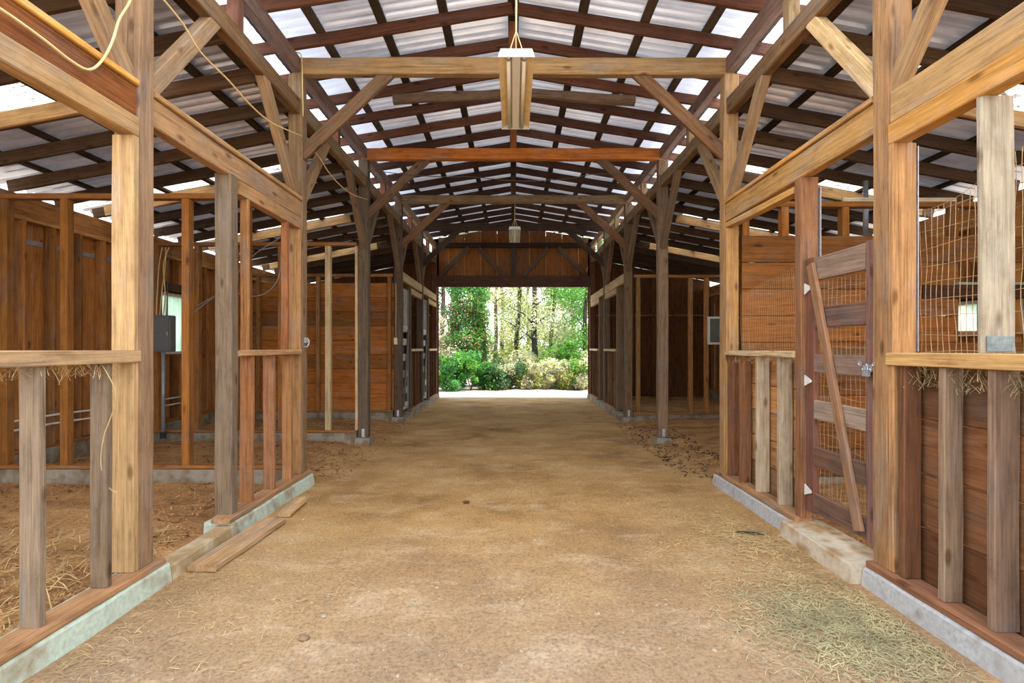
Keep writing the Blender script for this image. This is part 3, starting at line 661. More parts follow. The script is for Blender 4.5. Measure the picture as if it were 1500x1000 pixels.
for s in (-1, 1):
    x = 2.5
    while x < 6.0:
        x2 = min(x+.6, 6.06)
        panel('plywood_panel', [(s*(x+.002), .0), (s*(x2-.002), .0), (s*(x2-.002), zs(x2)+.16), (s*(x+.002), zs(x)+.16)] if s > 0 else [(s*(x2-.002), .0), (s*(x+.002), .0), (s*(x+.002), zs(x)+.16), (s*(x2-.002), zs(x2)+.16)], GY, tuple(int(c*q_) for q_ in (random.uniform(.9, 1.08),) for c in (112, 70, 36)))
        beam('stud', (s*x2*.995, GY-.06, .1), (s*x2*.995, GY-.06, zs(x2)-.02), .045, .09, (112, 72, 38), parent=gw)
        x = x2
    beam('blocking', (s*2.55, GY-.06, 2.55), (s*5.9, GY-.06, 2.55), .08, .04, (150, 112, 70), side=(0, 1, 0), parent=gw)
    panel('plywood_panel', sorted([(s*2.3, .1), (s*2.52, .1)])+sorted([(s*2.3, 4.9), (s*2.52, 4.9)], reverse=True), GY, (112, 66, 34))
hy = 15.22
beam('door_header', (-2.36, hy, 3.58), (2.36, hy, 3.58), .14, .34, (84, 58, 44), side=(0, 1, 0), parent=gw, wob=.006)
beam('collar_beam', (-2.36, hy+.03, 4.69), (2.36, hy+.03, 4.69), .08, .15, (58, 42, 34), side=(0, 1, 0), parent=gw)
beam('king_stud', (-.0, hy+.03, 3.76), (-.0, hy+.03, 4.61), .15, .08, (76, 62, 52), parent=gw)
for s in (-1, 1):
    for (xa, za, xb, zb) in ((.30, 3.74, 1.06, 4.60), (2.20, 3.8, 1.36, 4.62)):
        beam('web_brace', (s*xa, hy+.01, za), (s*xb, hy+.01, zb), .05, .13, (92, 74, 60), side=(0, 1, 0), parent=gw)

# ------------------------------------------------------------------ roofs: rafters, purlins, sheets
YK = [5.42+.61*k for k in range(-4, 17)]
cnt = {}
for k, y in zip(range(-4, 17), YK):
    if y > 15.1: continue
    bi, bt = bay_of(y)
    cnt[bi] = cnt.get(bi, 0)+1
    o_ = ORD[cnt[bi]-1]
    for s in (-1, 1):
        if k >= -2:
            col = tint((102, 66, 50) if k < 6 else (84, 58, 48), .15)
            a = Vector((s*.012, y, zc(0)+.065)); b = Vector((s*3.0, y, zc(3.0)+.065))
            tag(beam('roof_rafter', a, b, .045, .13, col, side=(0, 1, 0), wob=.006), f'red-brown centre roof rafter, {SIDE[s]}, {o_} one {bt}', 'rafter')
        pale = k in (-1, 3, 7, 11)
        if pale:
            xi = {-1: 4.0, 3: 4.15, 7: 3.15, 11: 3.3}[k]
            a = Vector((s*xi, y-.046, zs(xi)+.06)); b = Vector((s*5.9, y-.046, zs(5.9)+.06))
            tag(beam('sister_board', a, b, .04, .15, (188, 148, 102), side=(0, 1, 0), wob=.006), f'pale board on side roof rafter, {SIDE[s]}, {bt}', 'board')
        a = Vector((s*2.45, y, zs(2.45)+.07)); b = Vector((s*6.1, y, zs(6.1)+.07))
        col = tint((84, 62, 44), .15)
        tag(beam('roof_rafter', a, b, .05, .14, col, side=(0, 1, 0), wob=.006), f'dark old side roof rafter, {SIDE[s]}, {o_} one {bt}', 'rafter')
yl = 6.78
tag(beam('collar_timber', (-1.60, 6.64, 4.845), (-.004, 6.64, 4.935), .09, .12, (120, 96, 78), side=(0, 1, 0), wob=.02, ch=.02), 'knobbly grey-brown timber under the rafters behind the tan cross beam, fuse-box side', 'beam')
tag(beam('collar_timber', (0.004, 6.64, 4.935), (1.62, 6.64, 4.84), .09, .12, (124, 100, 80), side=(0, 1, 0), wob=.02, ch=.02), 'knobbly grey-brown timber under the rafters behind the tan cross beam, gate side', 'beam')
PX = [.76, 1.43, 2.10, 2.66]
SX = [2.60, 3.05, 3.70, 4.35, 5.0, 5.65]
tag(beam('ridge_board', (0, 3.9, zc(0)+.14), (0, 15.3, zc(0)+.14), .12, .04, (70, 52, 42)), 'dark ridge board along the peak of the centre roof', 'beam')
for s in (-1, 1):
    for i, x in enumerate(PX):
        z = zc(x)+.132/math.cos(.162)+.022
        tag(beam('roof_purlin', (s*x, 3.9, z), (s*x, 15.3, z), .10, .042, tint((84, 70, 58), .12), wob=.006), f'dark lengthwise batten under the centre roof sheets, {SIDE[s]}, {ORD[i]} from the ridge', 'batten')
    for i, x in enumerate(SX):
        z = zs(x)+.143/math.cos(.188)+.022
        tag(beam('roof_purlin', (s*x, 2.5, z), (s*x, 15.3, z), .09, .042, tint((62, 48, 36), .12), wob=.006), f'dark lengthwise batten under the side roof sheets, {SIDE[s]}, {ORD[i]} from the aisle', 'batten')
PITCH, AMP = .122, .019
def sheet(name, s, xa, xb, zf, y0, y1, mat, lift):
    n = int((y1-y0)/PITCH*8)+1; vs = []; fs = []; cols = [xa+(xb-xa)*i/3 for i in range(4)]
    for j in range(n+1):
        y = y0+(y1-y0)*j/n; a = math.cos(2*math.pi*y/PITCH); h = AMP*(1 if a > .5 else -1 if a < -.5 else a*2)
        for x in cols: vs.append((s*x, y, zf(x)+lift+h+.003*noise.noise((x, y*.7, 5))))
    for j in range(n):
        for i in range(3):
            f = (j*4+i, j*4+i+1, j*4+5+i, j*4+4+i); fs.append(f if s > 0 else f[::-1])
    o = mesh(name, vs, fs, mat, origin=(s*(xa+xb)/2, (y0+y1)/2, zf((xa+xb)/2)))
    return struct(o)
LC = .132/math.cos(.162)+.043+AMP; LS = .143/math.cos(.188)+.043+AMP
edges = [-.6, 2.2, 4.23, 4.84, 7.28, 9.72, 12.16, 15.45]
for s in (-1, 1):
    side_w = 'left' if s < 0 else 'right'
    for y0, y1 in zip(edges, edges[1:]):
        sheet(f'ceiling_center_{side_w}', s, 0.0, 2.10, zc, y0, y1, M_TRANS if y0 > 4 else M_FILL_SHEET, LC)  # near span, out of view, takes the added light-passing sheet
        sheet(f'ceiling_center_{side_w}', s, 2.10, 2.74, zc, y0, y1, M_TRANS_EDGE if y0 > 4 else M_FILL_SHEET, LC)
        b = y1-.38 if 4.5 < y1 < 13 else y1
        sheet(f'ceiling_side_{side_w}', s, 2.47, 6.35, zs, y0, b, M_SHEET if y1 > 2.5 else M_FILL_SHEET, LS)  # unseen near end passes added light into the stalls
        if b < y1:
            sheet(f'ceiling_side_{side_w}', s, 2.47, 3.3, zs, b, y1, M_SHEET, LS)
            sheet(f'ceiling_side_{side_w}', s, 3.3, 6.35, zs, b, y1, M_SKYLIGHT, LS)

# ------------------------------------------------------------------ shop lights
def shop_light(lab, x, y0, y1, z, w, clean, hang=None, skew=0.0):
    t = thing('shop_light', lab, 'light', (x, (y0+y1)/2, z))
    h = w/2
    prof = [(-h, .0), (-h*.62, .038), (-h*.30, .05), (-h*.24, .014), (h*.24, .014), (h*.30, .05), (h*.62, .038), (h, .0)]
    vs = []; fs = []; n = len(prof)
    for y in (y0, y1):
        for (px_, pz) in prof: vs.append((x+px_, y, z+pz))
        for (px_, pz) in reversed(prof): vs.append((x+px_, y, z+pz+.006))
    q = 2*n
    for j in range(q): fs.append((j, (j+1) % q, q+(j+1) % q, q+j))
    fs.append(tuple(range(q-1, -1, -1))); fs.append(tuple(range(q, 2*q)))
    mesh('reflector', vs, fs, M_WHITE if clean else M_REFL, t, origin=(x, y0, z))
    m = MB(); m.box(x-h*.23, x+h*.23, y0+.01, y1-.01, z-.002, z+.012); m.build('ballast_cover', M_TUBE, t)
    for yy in (y0-.012, y1+.002):
        v = [(x-h*1.04, 0, z-.004), (x+h*1.04, 0, z-.004), (x+h*.88, 0, z+.058), (x-h*.88, 0, z+.058)]
        mesh('end_plate', [(a, yy, c) for a, b, c in v]+[(a, yy+.01, c) for a, b, c in v], [(0, 1, 2, 3), (7, 6, 5, 4), (0, 4, 5, 1), (1, 5, 6, 2), (2, 6, 7, 3), (3, 7, 4, 0)], M_WHITE, t, origin=(x, yy, z))
    for d in (-1, 1):
        m = MB(); m.tube([(x+d*h*.44, y0+.02, z+.012), (x+d*h*.44, y1-.02, z+.012)], .0165, 10); tb = m.build('fluorescent_tube', M_TUBE, t, smooth=True)
        for q0, q1 in ((y0+.005, y0+.045), (y1-.045, y1-.005)):
            m = MB(); m.tube([(x+d*h*.44, q0, z+.012), (x+d*h*.44, q1, z+.012)], .018, 10); m.build('tube_cap', M_GALV, tb, smooth=True)
    if hang:
        for yy in (y0+.1, y1-.1):
            m = MB(); m.tube([(x-h*.5, yy, z+.055), (x, yy, z+.26)], .004, 5); m.tube([(x+h*.5, yy, z+.055), (x, yy, z+.26)], .004, 5); m.tube([(x, yy, z+.26), (x+.004, yy, z+.6), (x, yy, hang)], .006, 5)
            m.build('hanging_cord', M_CABLE, t)
    return t
shop_light('yellowed double tube shop light hanging from the ridge by a cord', .022, 3.70, 4.90, 3.70, .265, False, 5.14)
shop_light('small white tube light hung high before the gable wall', .03, 10.6, 11.9, 4.07, .25, True, 4.56)
tag(beam('ridge_hanger', (0, PY[2]-.02, Z_TIE+.01), (0, PY[2]-.02, zc(0)-.005), .10, .05, (120, 72, 44)), 'short upright between the tan cross beam and the ridge', 'post')
tag(beam('ridge_hanger', (0, PY[3]-.02, Z_TIE), (0, PY[3]-.02, zc(0)-.005), .10, .05, (150, 88, 44)), 'short upright between the orange cross beam and the ridge', 'post')
tag(beam('ridge_hanger', (0, PY[4]-.02, Z_TIE-.01), (0, PY[4]-.02, zc(0)-.005), .10, .05, (84, 62, 50)), 'short upright between the bowed cross beam and the ridge', 'post')
tag(beam('ridge_hanger', (0, PY[5]-.02, Z_TIE), (0, PY[5]-.02, zc(0)-.005), .10, .05, (70, 50, 42)), 'short upright between the dark cross beam and the ridge', 'post')

# ------------------------------------------------------------------ cables, boxes
def cable(lab, pts, r, mat, name='electric_cable', n=6):
    m = MB(); m.tube(smooth_path(pts, n), r, 6); return tag(m.build(name, mat, smooth=True), lab, 'cable')
xw = -(W-.03)
def PX_(px, py, x): D = abs(x)*F/abs(px-CX); return Vector((x, D, CZ-(py-CY)*D/F))
cable('cream cable looping along the reddish header of the near stall', [PX_(-60, -22, xw), PX_(0, 13, xw), PX_(60, 55, xw), PX_(105, 90, xw), PX_(131, 102, xw), PX_(150, 88, xw), PX_(165, 60, xw), PX_(175, 28, xw), PX_(191, 0, xw), PX_(200, -40, xw)], .0075, M_CABLE)
cable('cream cable draped past the side roof to the tan cross beam post', [PX_(238, -2, xw), PX_(268, 35, xw), PX_(295, 78, xw), PX_(335, 118, xw), PX_(365, 152, xw), PX_(395, 178, xw), PX_(420, 190, xw), PX_(443, 200, -(W-.012))], .007, M_CABLE)
cable('cream cable running from the tan to the orange cross beam post', [PX_(450, 212, xw), PX_(466, 228, xw), PX_(480, 250, xw), PX_(495, 268, xw), PX_(515, 284, xw), PX_(538, 292, -(W-.012))], .007, M_CABLE)
cable('short cream cable stapled down the top of the tan cross beam post', [(-(W+.11), 5.48, 4.77), (-(W+.03), 5.46, 4.78), (-(W-.006), 5.47, 4.72), (-(W-.008), 5.49, 4.4), (-(W-.008), 5.5, 4.1)], .007, M_CABLE)
y3 = PY[3]-.11
cable('dark cable strung across the aisle below the orange cross beam', [P(540, 249, y3), P(600, 256, y3), P(650, 259, y3), P(690, 259, y3), P(760, 265, y3), P(830, 262, y3), P(870, 255, y3), P(920, 255, y3), P(968, 257, y3)], .006, M_DARKCABLE)
cable('thin grey cable crossing the open studs of the second stall', [P(282, 459, 7.6), P(330, 420, 7.6), P(370, 375, 7.5), P(415, 345, 7.4), P(440, 325, 7.4)], .007, M_PIPE)
cable('grey cable loop hanging behind the second stall studs', [P(420, 295, 7.8), P(412, 360, 7.8), P(410, 400, 7.8), P(395, 425, 7.8), P(370, 434, 7.8), P(330, 428, 7.8), P(285, 450, 7.8)], .007, M_PIPE)
m = MB(); y3f = PY[3]-.14
t = thing('fuse_box', 'grey electrical box on a conduit between the stall studs', 'electrical box', ((240-CX)*7.86/F, 7.86, .2))
bx0, bx1, bz0, bz1 = (226-CX)*7.86/F, (254-CX)*7.86/F, CZ-(515-CY)*7.86/F, CZ-(462-CY)*7.86/F
bm = bmesh.new(); bmesh.ops.create_cube(bm, size=1); bmesh.ops.scale(bm, vec=(bx1-bx0, .13, bz1-bz0), verts=bm.verts); bmesh.ops.bevel(bm, geom=bm.edges[:], offset=.008, segments=2, affect='EDGES')
me = bpy.data.meshes.new('box_body'); bm.to_mesh(me); bm.free(); o = link('box_body', me, M_BOX, t); o.matrix_basis = Matrix.Translation(((bx0+bx1)/2, 7.86, (bz0+bz1)/2))
box_obj('box_door', bx0+.02, bx1-.02, 7.783, 7.794, bz0+.02, bz1-.02, M_BOX, t)
bd = [o for o in t.children if o.name.startswith('box_door')][0]
box_obj('door_latch', bx1-.05, bx1-.035, 7.772, 7.782, (bz0+bz1)/2-.03, (bz0+bz1)/2+.03, M_GALV, bd)
m = MB(); cx_ = (239-CX)*7.86/F; m.tube([(cx_, 7.86, bz0), (cx_, 7.86, .12)], .026, 10); m.build('conduit', M_PIPE, t, smooth=True)
m = MB(); m.tube([(cx_, 7.86, .12), (cx_, 7.86, .22)], .042, 10); m.build('conduit_collar', M_BARKD, t)
for i in range(4):
    x = (229+i*5-CX)*7.86/F
    cable(['tan wire entering the top of the fuse box, outermost', 'tan wire entering the top of the fuse box, second', 'tan wire entering the top of the fuse box, third', 'dark wire curving into the top of the fuse box'][i],
          [(x, 7.86, bz1), (x+.02*math.sin(i), 7.88, bz1+.35), (x+.05*math.sin(i*2), 7.92, bz1+.8), (x+.03, 7.95, 3.15)], .008, M_CABLE if i < 3 else M_DARKCABLE)
t = thing('switch_box', 'cream switch box on the bowed cross beam post, fuse-box side', 'switch', (-(W+.11), PY[4]-.09, 1.62))
yb = PY[4]-PD/2
box_obj('box_body', -(W+.155), -(W+.085), yb-.045, yb-.002, 1.62, 1.76, M_CREAM, t); box_obj('toggle', -(W+.125), -(W+.115), yb-.06, yb-.045, 1.68, 1.71, M_WHITE, t)
cable('cream cable dropping to the switch box on the post', [(-(W+.12), yb-.012, 1.76), (-(W+.118), yb-.012, 2.3), (-(W+.12), yb-.012, 2.9)], .006, M_CABLE)
t = thing('rope_hook', 'metal snap hook fixed to the tan cross beam post, fuse-box side', 'hook', (-(W-.01), 5.58, 1.55))
m = MB(); m.tube([(-(W-.012)+.03*math.sin(a), 5.58+.02*math.cos(a), 1.60+.045*math.cos(a*1.0)) for a in [i*.5 for i in range(12)]], .007, 6); m.box(-(W-.0), -(W-.02), 5.55, 5.61, 1.60, 1.66); m.build('hook', M_GALV, t)
m = MB(); m.tube([P(1268, 265, 6.4), P(1268, 352, 6.4)], .03, 8); tag(m.build('vent_pipe', M_PIPE, smooth=True), 'grey pipe standing behind the boarded partition of the gate stall', 'pipe')
# twine hanging by the near studs
m = MB(); m.tube(smooth_path([P(150, 535, 2.86), P(168, 570, 2.86), P(166, 600, 2.86), P(152, 640, 2.86), P(148, 680, 2.86), P(158, 712, 2.88), P(172, 722, 2.9)], 5), .003, 4); tag(m.build('baling_twine', M_STRAW), 'frayed pale twine dangling beside the near stall studs, fuse-box side', 'twine')

# ------------------------------------------------------------------ litter (uncountable)
def blades(name, n, place, lmin, lmax, w, mat, lab, up=.25):
    vs = []; fs = []
    for _ in range(n):
        p = place()
        if p is None: continue
        x, y, z = p; a = random.uniform(0, 6.283); l = random.uniform(lmin, lmax); d = Vector((math.cos(a), math.sin(a), random.uniform(-.05, up))).normalized()*l/2
        sd = Vector((-math.sin(a), math.cos(a), random.uniform(-.4, .4))).normalized()*w*random.uniform(.6, 1.4)
        k = len(vs); c = Vector((x, y, z))
        bend = Vector((0, 0, random.uniform(0, l*.12)))
        vs += [tuple(c-d-sd), tuple(c-d+sd), tuple(c+bend+sd), tuple(c+bend-sd), tuple(c+d+sd*.6), tuple(c+d-sd*.6)]
        fs += [(k, k+1, k+2, k+3), (k+3, k+2, k+4, k+5)]
    return tag(mesh(name, vs, fs, mat, origin=(0, 5, 0)), lab, 'litter', kind='stuff')
def strip(x0, x1, y0, y1, z, pw=1.0):
    def f():
        y = random.uniform(y0, y1); t = random.random()**pw; x = x0+(x1-x0)*t; return (x, y, gz(x, y)+.004+random.random()*.01)
    return f
def gauss(cx, cy, sx, sy, z):
    def f():
        x, y = random.gauss(cx, sx), random.gauss(cy, sy)
        if abs(x) > 2.18: return None
        return (x, y, gz(x, y)+.004+random.random()*.012)
    return f
def stallp(s, z):
    def f():
        x = random.uniform(2.6, 5.9); y = random.uniform(1.5, 15.2)
        if noise.noise((x*1.1, y*1.1, s)) < -.05: return None
        if any(abs(y-PY[k]) < .12 for k in PY): return None
        return (s*x, y, gz(s*x, y)+.006+random.random()*.018)
    return f
blades('straw_litter', 1900, strip(-2.18, -1.0, 1.8, 5.2, .008, 2.0), .02, .09, .0013, M_STRAW, 'scattered straw on the earth along the mint kerb')
blades('straw_litter', 1700, gauss(1.65, 4.3, .42, .55, .01), .02, .08, .0016, M_STRAW, 'straw scattered on the earth before the gate')
blades('straw_litter', 700, gauss(1.9, 4.0, .16, .3, .015), .03, .10, .002, M_STRAW, 'thick clump of straw against the kerb by the gate')
blades('hay_litter', 5200, gauss(1.82, 2.72, .26, .26, .008), .02, .075, .0016, M_HAYGREEN, 'grey green patch of spilled hay beside the white kerb')
blades('hay_litter', 1200, gauss(1.95, 3.2, .2, .4, .008), .02, .07, .0014, M_STRAW, 'yellow straw mixed along the white kerb of the near stall')
blades('straw_litter', 1800, (lambda: (lambda x, y: (x, y, gz(x, y)+.01+random.random()*.05))(random.uniform(-5.0, -2.6), random.uniform(2.0, 4.0))), .06, .2, .002, M_STRAW, 'loose straw heaped on the floor of the near stall, fuse-box side', .5)
M_BEDDING = plain('tan_bedding_straw', lin(172, 132, 84), .85, 0, .4, 4)
blades('straw_litter', 9000, (lambda: (lambda x, y: (x, y, gz(x, y)+.006+random.random()*.02))(random.uniform(-5.6, -2.56), random.uniform(1.9, 5.45))), .025, .08, .0022, M_BEDDING, 'tan trampled bedding straw over the near stall floor, fuse-box side', .4)
blades('straw_litter', 5000, (lambda: (lambda x, y: (x, y, gz(x, y)+.006+random.random()*.02))(random.uniform(-5.6, -2.56), random.uniform(5.68, 7.9))), .025, .08, .0026, M_BEDDING, 'tan trampled bedding straw over the second stall floor, fuse-box side', .4)
blades('wood_chip_litter', 11000, stallp(-1, .075), .014, .045, .005, M_CHIP, 'brown wood chips bedding the stalls, fuse-box side', .5)
blades('wood_chip_litter', 9000, stallp(-1, .085), .012, .04, .0045, M_CHIPPALE, 'pale wood shavings bedding the stalls, fuse-box side', .6)
blades('wood_chip_litter', 2600, stallp(-1, .085), .02, .06, .008, M_CHIPDARK, 'dark litter lumps in the stalls, fuse-box side', .6)
blades('wood_chip_litter', 6000, stallp(1, .075), .015, .045, .005, M_CHIP, 'brown wood chips bedding the stalls, gate side', .5)
blades('wood_chip_litter', 500, strip(-2.6, -2.0, 5.9, 10.2, .03), .02, .07, .008, M_CHIP, 'leaf and chip litter between the piers, fuse-box side', .4)
blades('wood_chip_litter', 700, strip(2.0, 2.9, 5.9, 10.2, .03), .02, .08, .009, M_CHIPDARK, 'leaf and chip litter between the piers, gate side', .4)
blades('hay_tuft', 260, lambda: (-(W+.06)+random.uniform(-.05, .05), random.uniform(2.2, 3.0), 1.44+random.uniform(-.05, .02)), .04, .12, .0012, M_STRAW, 'wisps of hay caught under the near rail, fuse-box side', 1.5)
blades('hay_tuft', 330, lambda: (W+.08+random.uniform(-.05, .05), random.uniform(2.2, 3.05), 1.40+random.uniform(-.09, .03)), .03, .11, .0014, M_HAYGREEN, 'wisps of hay caught under the near rail, gate side', 1.8)
blades('hay_tuft', 330, lambda: (W+.05+random.uniform(-.05, .05), random.uniform(4.2, 5.4), 1.45+random.uniform(-.05, .02)), .03, .10, .0013, M_STRAW, 'wisps of hay under the pale rail beyond the gate', 1.8)
tw = P(1098, 783, 4.1); zt_ = gz(tw.x, tw.y)
m = MB(); m.tube([(tw.x-.10, tw.y+.03, zt_+.012), (tw.x-.03, tw.y+.01, zt_+.016), (tw.x+.05, tw.y, zt_+.012), (tw.x+.10, tw.y-.03, zt_+.01)], [.006, .010, .009, .005], 6); tag(m.build('twig', M_BARKD), 'dark broken twig lying on the straw before the gate', 'twig')
def clod(px, py, r, lab, mat):
    D = CZ*F/(py-CY); x = (px-CX)*D/F; z = gz(x, D)
    bm = bmesh.new(); bmesh.ops.create_icosphere(bm, subdivisions=2, radius=r)
    for v in bm.verts: v.co *= 1+.35*noise.noise(v.co*30+Vector((px, 0, 0))); v.co.z *= .55
    me = bpy.data.meshes.new('clod'); bm.to_mesh(me); bm.free()
    o = link('earth_clod' if mat is M_CHIPDARK else 'stone', me, mat); o.location = (x, D, z+r*.3); tag(o, lab, 'clod' if mat is M_CHIPDARK else 'stone')
clod(683, 738, .03, 'dark clod of earth alone in the middle of the aisle', M_CHIPDARK)
clod(445, 938, .028, 'brownish stone on the gravelly earth, larger than the pale stones near it', plain('brown_stone', lin(132, 104, 78), .85, 0, .3, 20))
clod(474, 905, .016, 'small pale stone on the gravelly earth before the near stall', M_STONE)
clod(640, 864, .014, 'small white stone towards the middle of the earth aisle', M_STONE)
clod(560, 893, .014, 'pale stone between the brownish stone and the small white stone', M_STONE)
def pebbles():
    m = MB(); vs = m.v; fs = m.f
    for _ in range(950):
        x = random.uniform(-2.0, 2.0); y = random.choice((random.uniform(1.9, 3.3), random.uniform(1.9, 3.3), random.uniform(1.9, 7.0))); r = random.uniform(.003, .010)*(1.6 if random.random() < .06 else 1)
        k = len(vs); z = gz(x, y)-.001
        for i in range(6):
            a = i*math.pi/3+random.uniform(-.3, .3); vs.append((x+math.cos(a)*r*random.uniform(.8, 1.2), y+math.sin(a)*r, z))
        for i in range(6):
            a = i*math.pi/3+.2; vs.append((x+math.cos(a)*r*.6, y+math.sin(a)*r*.6, z+r*random.uniform(.5, .8)))
        for i in range(6): fs.append((k+i, k+(i+1) % 6, k+6+(i+1) % 6, k+6+i))
        fs.append(tuple(k+6+i for i in range(6)))
    return tag(m.build('gravel', M_STONE), 'small pale pebbles strewn over the earth aisle', 'gravel', kind='stuff')
pebbles()

# ------------------------------------------------------------------ woods beyond the far door
def leaves(vs, fs, p, size, mi=None):
    a = random.uniform(0, 6.283); b = random.uniform(-1.1, 1.1)
    d = Vector((math.cos(a)*math.cos(b), math.sin(a)*math.cos(b), math.sin(b))); u = Vector((random.gauss(0, 1), random.gauss(0, 1), random.gauss(0, 1))); sd = d.cross(u)
    if sd.length < 1e-3: return
    sd = sd.normalized()*size*.32; d = d*size; nrm = d.cross(sd).normalized()*size*.08
    k = len(vs); p = Vector(p)
    vs += [tuple(p-d*.5), tuple(p+sd+nrm), tuple(p+d*.5), tuple(p-sd+nrm)]; fs += [(k, k+1, k+2), (k, k+2, k+3)]
def crown(name, blobs, per, size, mat, parent):
    vs = []; fs = []
    for (c, r) in blobs:
        c = Vector(c)
        for _ in range(per):
            v = Vector((random.gauss(0, 1), random.gauss(0, 1), random.gauss(0, 1))).normalized()*r*random.random()**.45
            leaves(vs, fs, c+v, size*random.uniform(.6, 1.4))
    return mesh(name, vs, fs, mat, parent, origin=blobs[0][0])
def tree(lab, px, D, r, lean, bark, leafmat, nb, per, zlo, zhi, spread, size=.07, h=9.0):
    x = (px-CX)*D/F; t = thing('forest_tree', lab, 'tree', (x, D, 0))
    pts = [(x+lean*(i/8)*h*.1+.08*math.sin(i*1.3+px), D+.05*math.sin(i*2.1), -.1+h*i/8) for i in range(9)]
    m = MB(); m.tube(pts, [r*(1-.6*i/8) for i in range(9)], 10)
    for i in range(5):
        z = random.uniform(1.5, 5); a = random.uniform(0, 6.28); b0 = Vector((x+lean*z*.1, D, z)); l = random.uniform(.8, 1.8)
        m.tube([b0, b0+Vector((math.cos(a)*l*.5, math.sin(a)*l*.3, l*.35)), b0+Vector((math.cos(a)*l, math.sin(a)*l*.5, l*.5))], [r*.3, r*.2, r*.08], 6)
    m.build('trunk', bark, t, smooth=True)
    crown('foliage', [((x+random.uniform(-spread, spread), D+random.uniform(-spread*.6, spread*.6), random.uniform(zlo, zhi)), random.uniform(.4, .8)) for _ in range(nb)], per*2, size, leafmat, t)
    return t
# ivy-clad trunk
x = (690-CX)*20.5/F; t = thing('ivy_tree', 'thick trunk smothered in bright ivy just outside the far doorway', 'tree', (x, 20.5, 0))
m = MB(); m.tube([(x+.35, 20.6, -.1), (x+.33, 20.6, 2), (x+.28, 20.6, 5), (x+.22, 20.6, 9)], [.34, .28, .26, .2], 12); m.build('trunk', M_BARK, t, smooth=True)
for mat, n, nm, sh in ((LEAF_IVY, 15000, 'ivy', .085), (LEAF_BRIGHT, 8000, 'ivy', .09), (LEAF_IVYRED, 12000, 'withered_ivy', .08)):
    vs = []; fs = []
    for _ in range(n):
        z = random.uniform(.3, 7.5)
        cl = noise.noise((z*.9, n*.01, 3))
        a = random.uniform(0, 6.283); rr = random.uniform(.45, .88)*(1+.6*noise.noise((z*1.3, math.cos(a), math.sin(a))))
        if nm == 'withered_ivy' and not (1.4 < z < 3.6 and random.random() < .8): continue
        leaves(vs, fs, (x-.08+math.cos(a)*rr, 20.4+math.sin(a)*rr*.8, z), sh*random.uniform(.7, 1.5))
    mesh(nm, vs, fs, mat, t, origin=(x, 20.5, .3))
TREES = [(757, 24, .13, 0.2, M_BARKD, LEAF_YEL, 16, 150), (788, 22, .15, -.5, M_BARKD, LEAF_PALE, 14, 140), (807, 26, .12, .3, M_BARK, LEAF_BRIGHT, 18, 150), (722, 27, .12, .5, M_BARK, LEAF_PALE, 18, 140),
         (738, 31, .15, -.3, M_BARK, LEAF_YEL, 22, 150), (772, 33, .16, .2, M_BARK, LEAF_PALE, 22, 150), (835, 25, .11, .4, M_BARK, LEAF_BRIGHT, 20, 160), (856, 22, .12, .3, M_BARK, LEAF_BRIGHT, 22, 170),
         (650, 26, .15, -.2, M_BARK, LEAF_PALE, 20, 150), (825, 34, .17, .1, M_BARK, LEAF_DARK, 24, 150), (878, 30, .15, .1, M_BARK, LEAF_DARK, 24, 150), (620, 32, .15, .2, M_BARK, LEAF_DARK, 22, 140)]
TL = ['slim dark trunk beyond the ivy tree, upright and bare below', 'dark leaning trunk in the middle of the woods', 'thin tree with bright leaves behind the leaning trunk', 'thin pale-leaved tree close behind the ivy tree',
      'yellow-leaved tree deep in the woods behind the ivy', 'pale-leaved tree deep in the woods behind the dark trunks', 'bright green tree in front of the deep woods, gate side', 'bright leafy tree beside the far doorway jamb, gate side',
      'pale-leaved tree between the ivy and the doorway jamb', 'dark green tree deep in the woods, gate side', 'dark green tree hidden past the jamb, gate side', 'dark green tree hidden past the jamb, fuse-box side']
for (px, D, r, le, bk, lf, nb, per), lb in zip(TREES, TL): tree(lb, px, D, r, le, bk, lf, int(nb*1.7), per, .7, 6.6, 1.6 if D < 26 else 2.3, .085 if D < 28 else .11)
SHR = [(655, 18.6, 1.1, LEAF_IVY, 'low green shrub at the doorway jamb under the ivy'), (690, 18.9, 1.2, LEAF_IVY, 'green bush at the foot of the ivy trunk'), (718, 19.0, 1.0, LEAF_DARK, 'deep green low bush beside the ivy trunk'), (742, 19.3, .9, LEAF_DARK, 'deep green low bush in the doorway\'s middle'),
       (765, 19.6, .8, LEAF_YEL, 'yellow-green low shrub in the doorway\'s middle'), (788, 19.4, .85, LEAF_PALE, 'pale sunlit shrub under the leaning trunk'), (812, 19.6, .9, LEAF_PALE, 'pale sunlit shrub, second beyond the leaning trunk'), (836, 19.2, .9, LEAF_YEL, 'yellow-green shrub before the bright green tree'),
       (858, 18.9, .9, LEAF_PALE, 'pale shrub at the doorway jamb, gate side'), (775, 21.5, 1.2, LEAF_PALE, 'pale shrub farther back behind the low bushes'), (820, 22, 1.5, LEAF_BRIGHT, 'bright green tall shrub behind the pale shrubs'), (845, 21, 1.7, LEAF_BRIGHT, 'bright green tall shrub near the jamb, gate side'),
       (735, 22.5, 1.3, LEAF_YEL, 'yellow-green tall shrub behind the ivy trunk'), (640, 20, 1.8, LEAF_PALE, 'pale tall shrub behind the jamb, fuse-box side')]
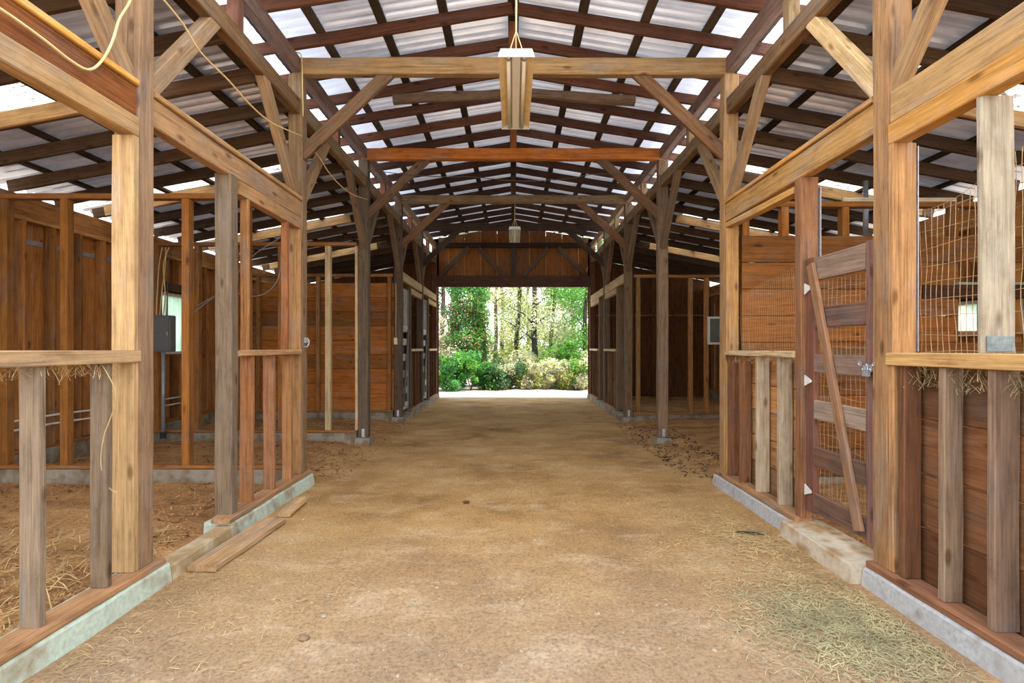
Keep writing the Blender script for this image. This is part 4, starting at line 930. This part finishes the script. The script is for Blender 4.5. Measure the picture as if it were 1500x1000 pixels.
for px, D, h, lf, lb in SHR:
    x = (px-CX)*D/F; t = thing('woodland_shrub', lb, 'shrub', (x, D, 0))
    m = MB()
    for i in range(5):
        a = random.uniform(0, 6.28); m.tube([(x, D, -.05), (x+math.cos(a)*.2, D+math.sin(a)*.2, h*.5), (x+math.cos(a)*.4, D+math.sin(a)*.35, h*.95)], [.014, .01, .004], 5)
    m.build('stem', M_BARK, t)
    for lm, nb, nm in ((lf, 13, 'foliage'), (LEAF_PALE if D > 19.2 else LEAF_BRIGHT, 5, 'pale_foliage')):
        crown(nm, [((x+random.gauss(0, .38), D+random.uniform(-.45, .4), random.uniform(.08, 1)**1.3*h*1.05), random.uniform(.16, .36)) for _ in range(nb)], 230, .085, lm, t)

# ------------------------------------------------------------------ light, camera
sc = bpy.context.scene
w = bpy.data.worlds.new('sky'); sc.world = w; w.use_nodes = True
nt = w.node_tree; bg = nt.nodes['Background']
tc = nt.nodes.new('ShaderNodeTexCoord'); sp = nt.nodes.new('ShaderNodeSeparateXYZ'); nt.links.new(tc.outputs['Generated'], sp.inputs[0])
rp = nt.nodes.new('ShaderNodeValToRGB'); rp.color_ramp.elements[0].position = .0; rp.color_ramp.elements[0].color = (.95, .96, 1, 1); rp.color_ramp.elements[1].position = .8; rp.color_ramp.elements[1].color = (.62, .76, 1, 1)
nt.links.new(sp.outputs[2], rp.inputs[0]); nt.links.new(rp.outputs[0], bg.inputs[0]); bg.inputs[1].default_value = 1.3
sl = bpy.data.lights.new('sun', 'SUN'); sl.energy = 4.0; sl.angle = math.radians(1.0); sl.color = (1, .97, .92)
so = bpy.data.objects.new('sun', sl); C.objects.link(so); so.location = (10, -5, 30)
el, az = math.radians(62), math.radians(-12)   # from the gate side, a little behind the camera
d = Vector((math.cos(el)*math.cos(az), math.cos(el)*math.sin(az), math.sin(el)))
so.rotation_euler = (-d).to_track_quat('-Z', 'Y').to_euler()
cam = bpy.data.cameras.new('camera'); co = bpy.data.objects.new('camera', cam); C.objects.link(co)
cam.sensor_width = 36; cam.lens = F/1500*36; cam.shift_x = (750-CX)/1500; cam.shift_y = (CY-500)/1500
cam.clip_start = .05; cam.clip_end = 300
co.location = (0, 0, CZ); co.rotation_euler = (math.radians(90), 0, 0)
sc.camera = co
vs_ = sc.view_settings; vs_.view_transform = 'Standard'; vs_.look = 'None'; vs_.gamma = 1; vs_.use_curve_mapping = False; vs_.exposure = 1.6
sc.cycles.use_denoising = True
sc.cycles.max_bounces = 10; sc.cycles.diffuse_bounces = 6; sc.cycles.transmission_bounces = 6; sc.cycles.glossy_bounces = 3
sc.cycles.sample_clamp_indirect = 6
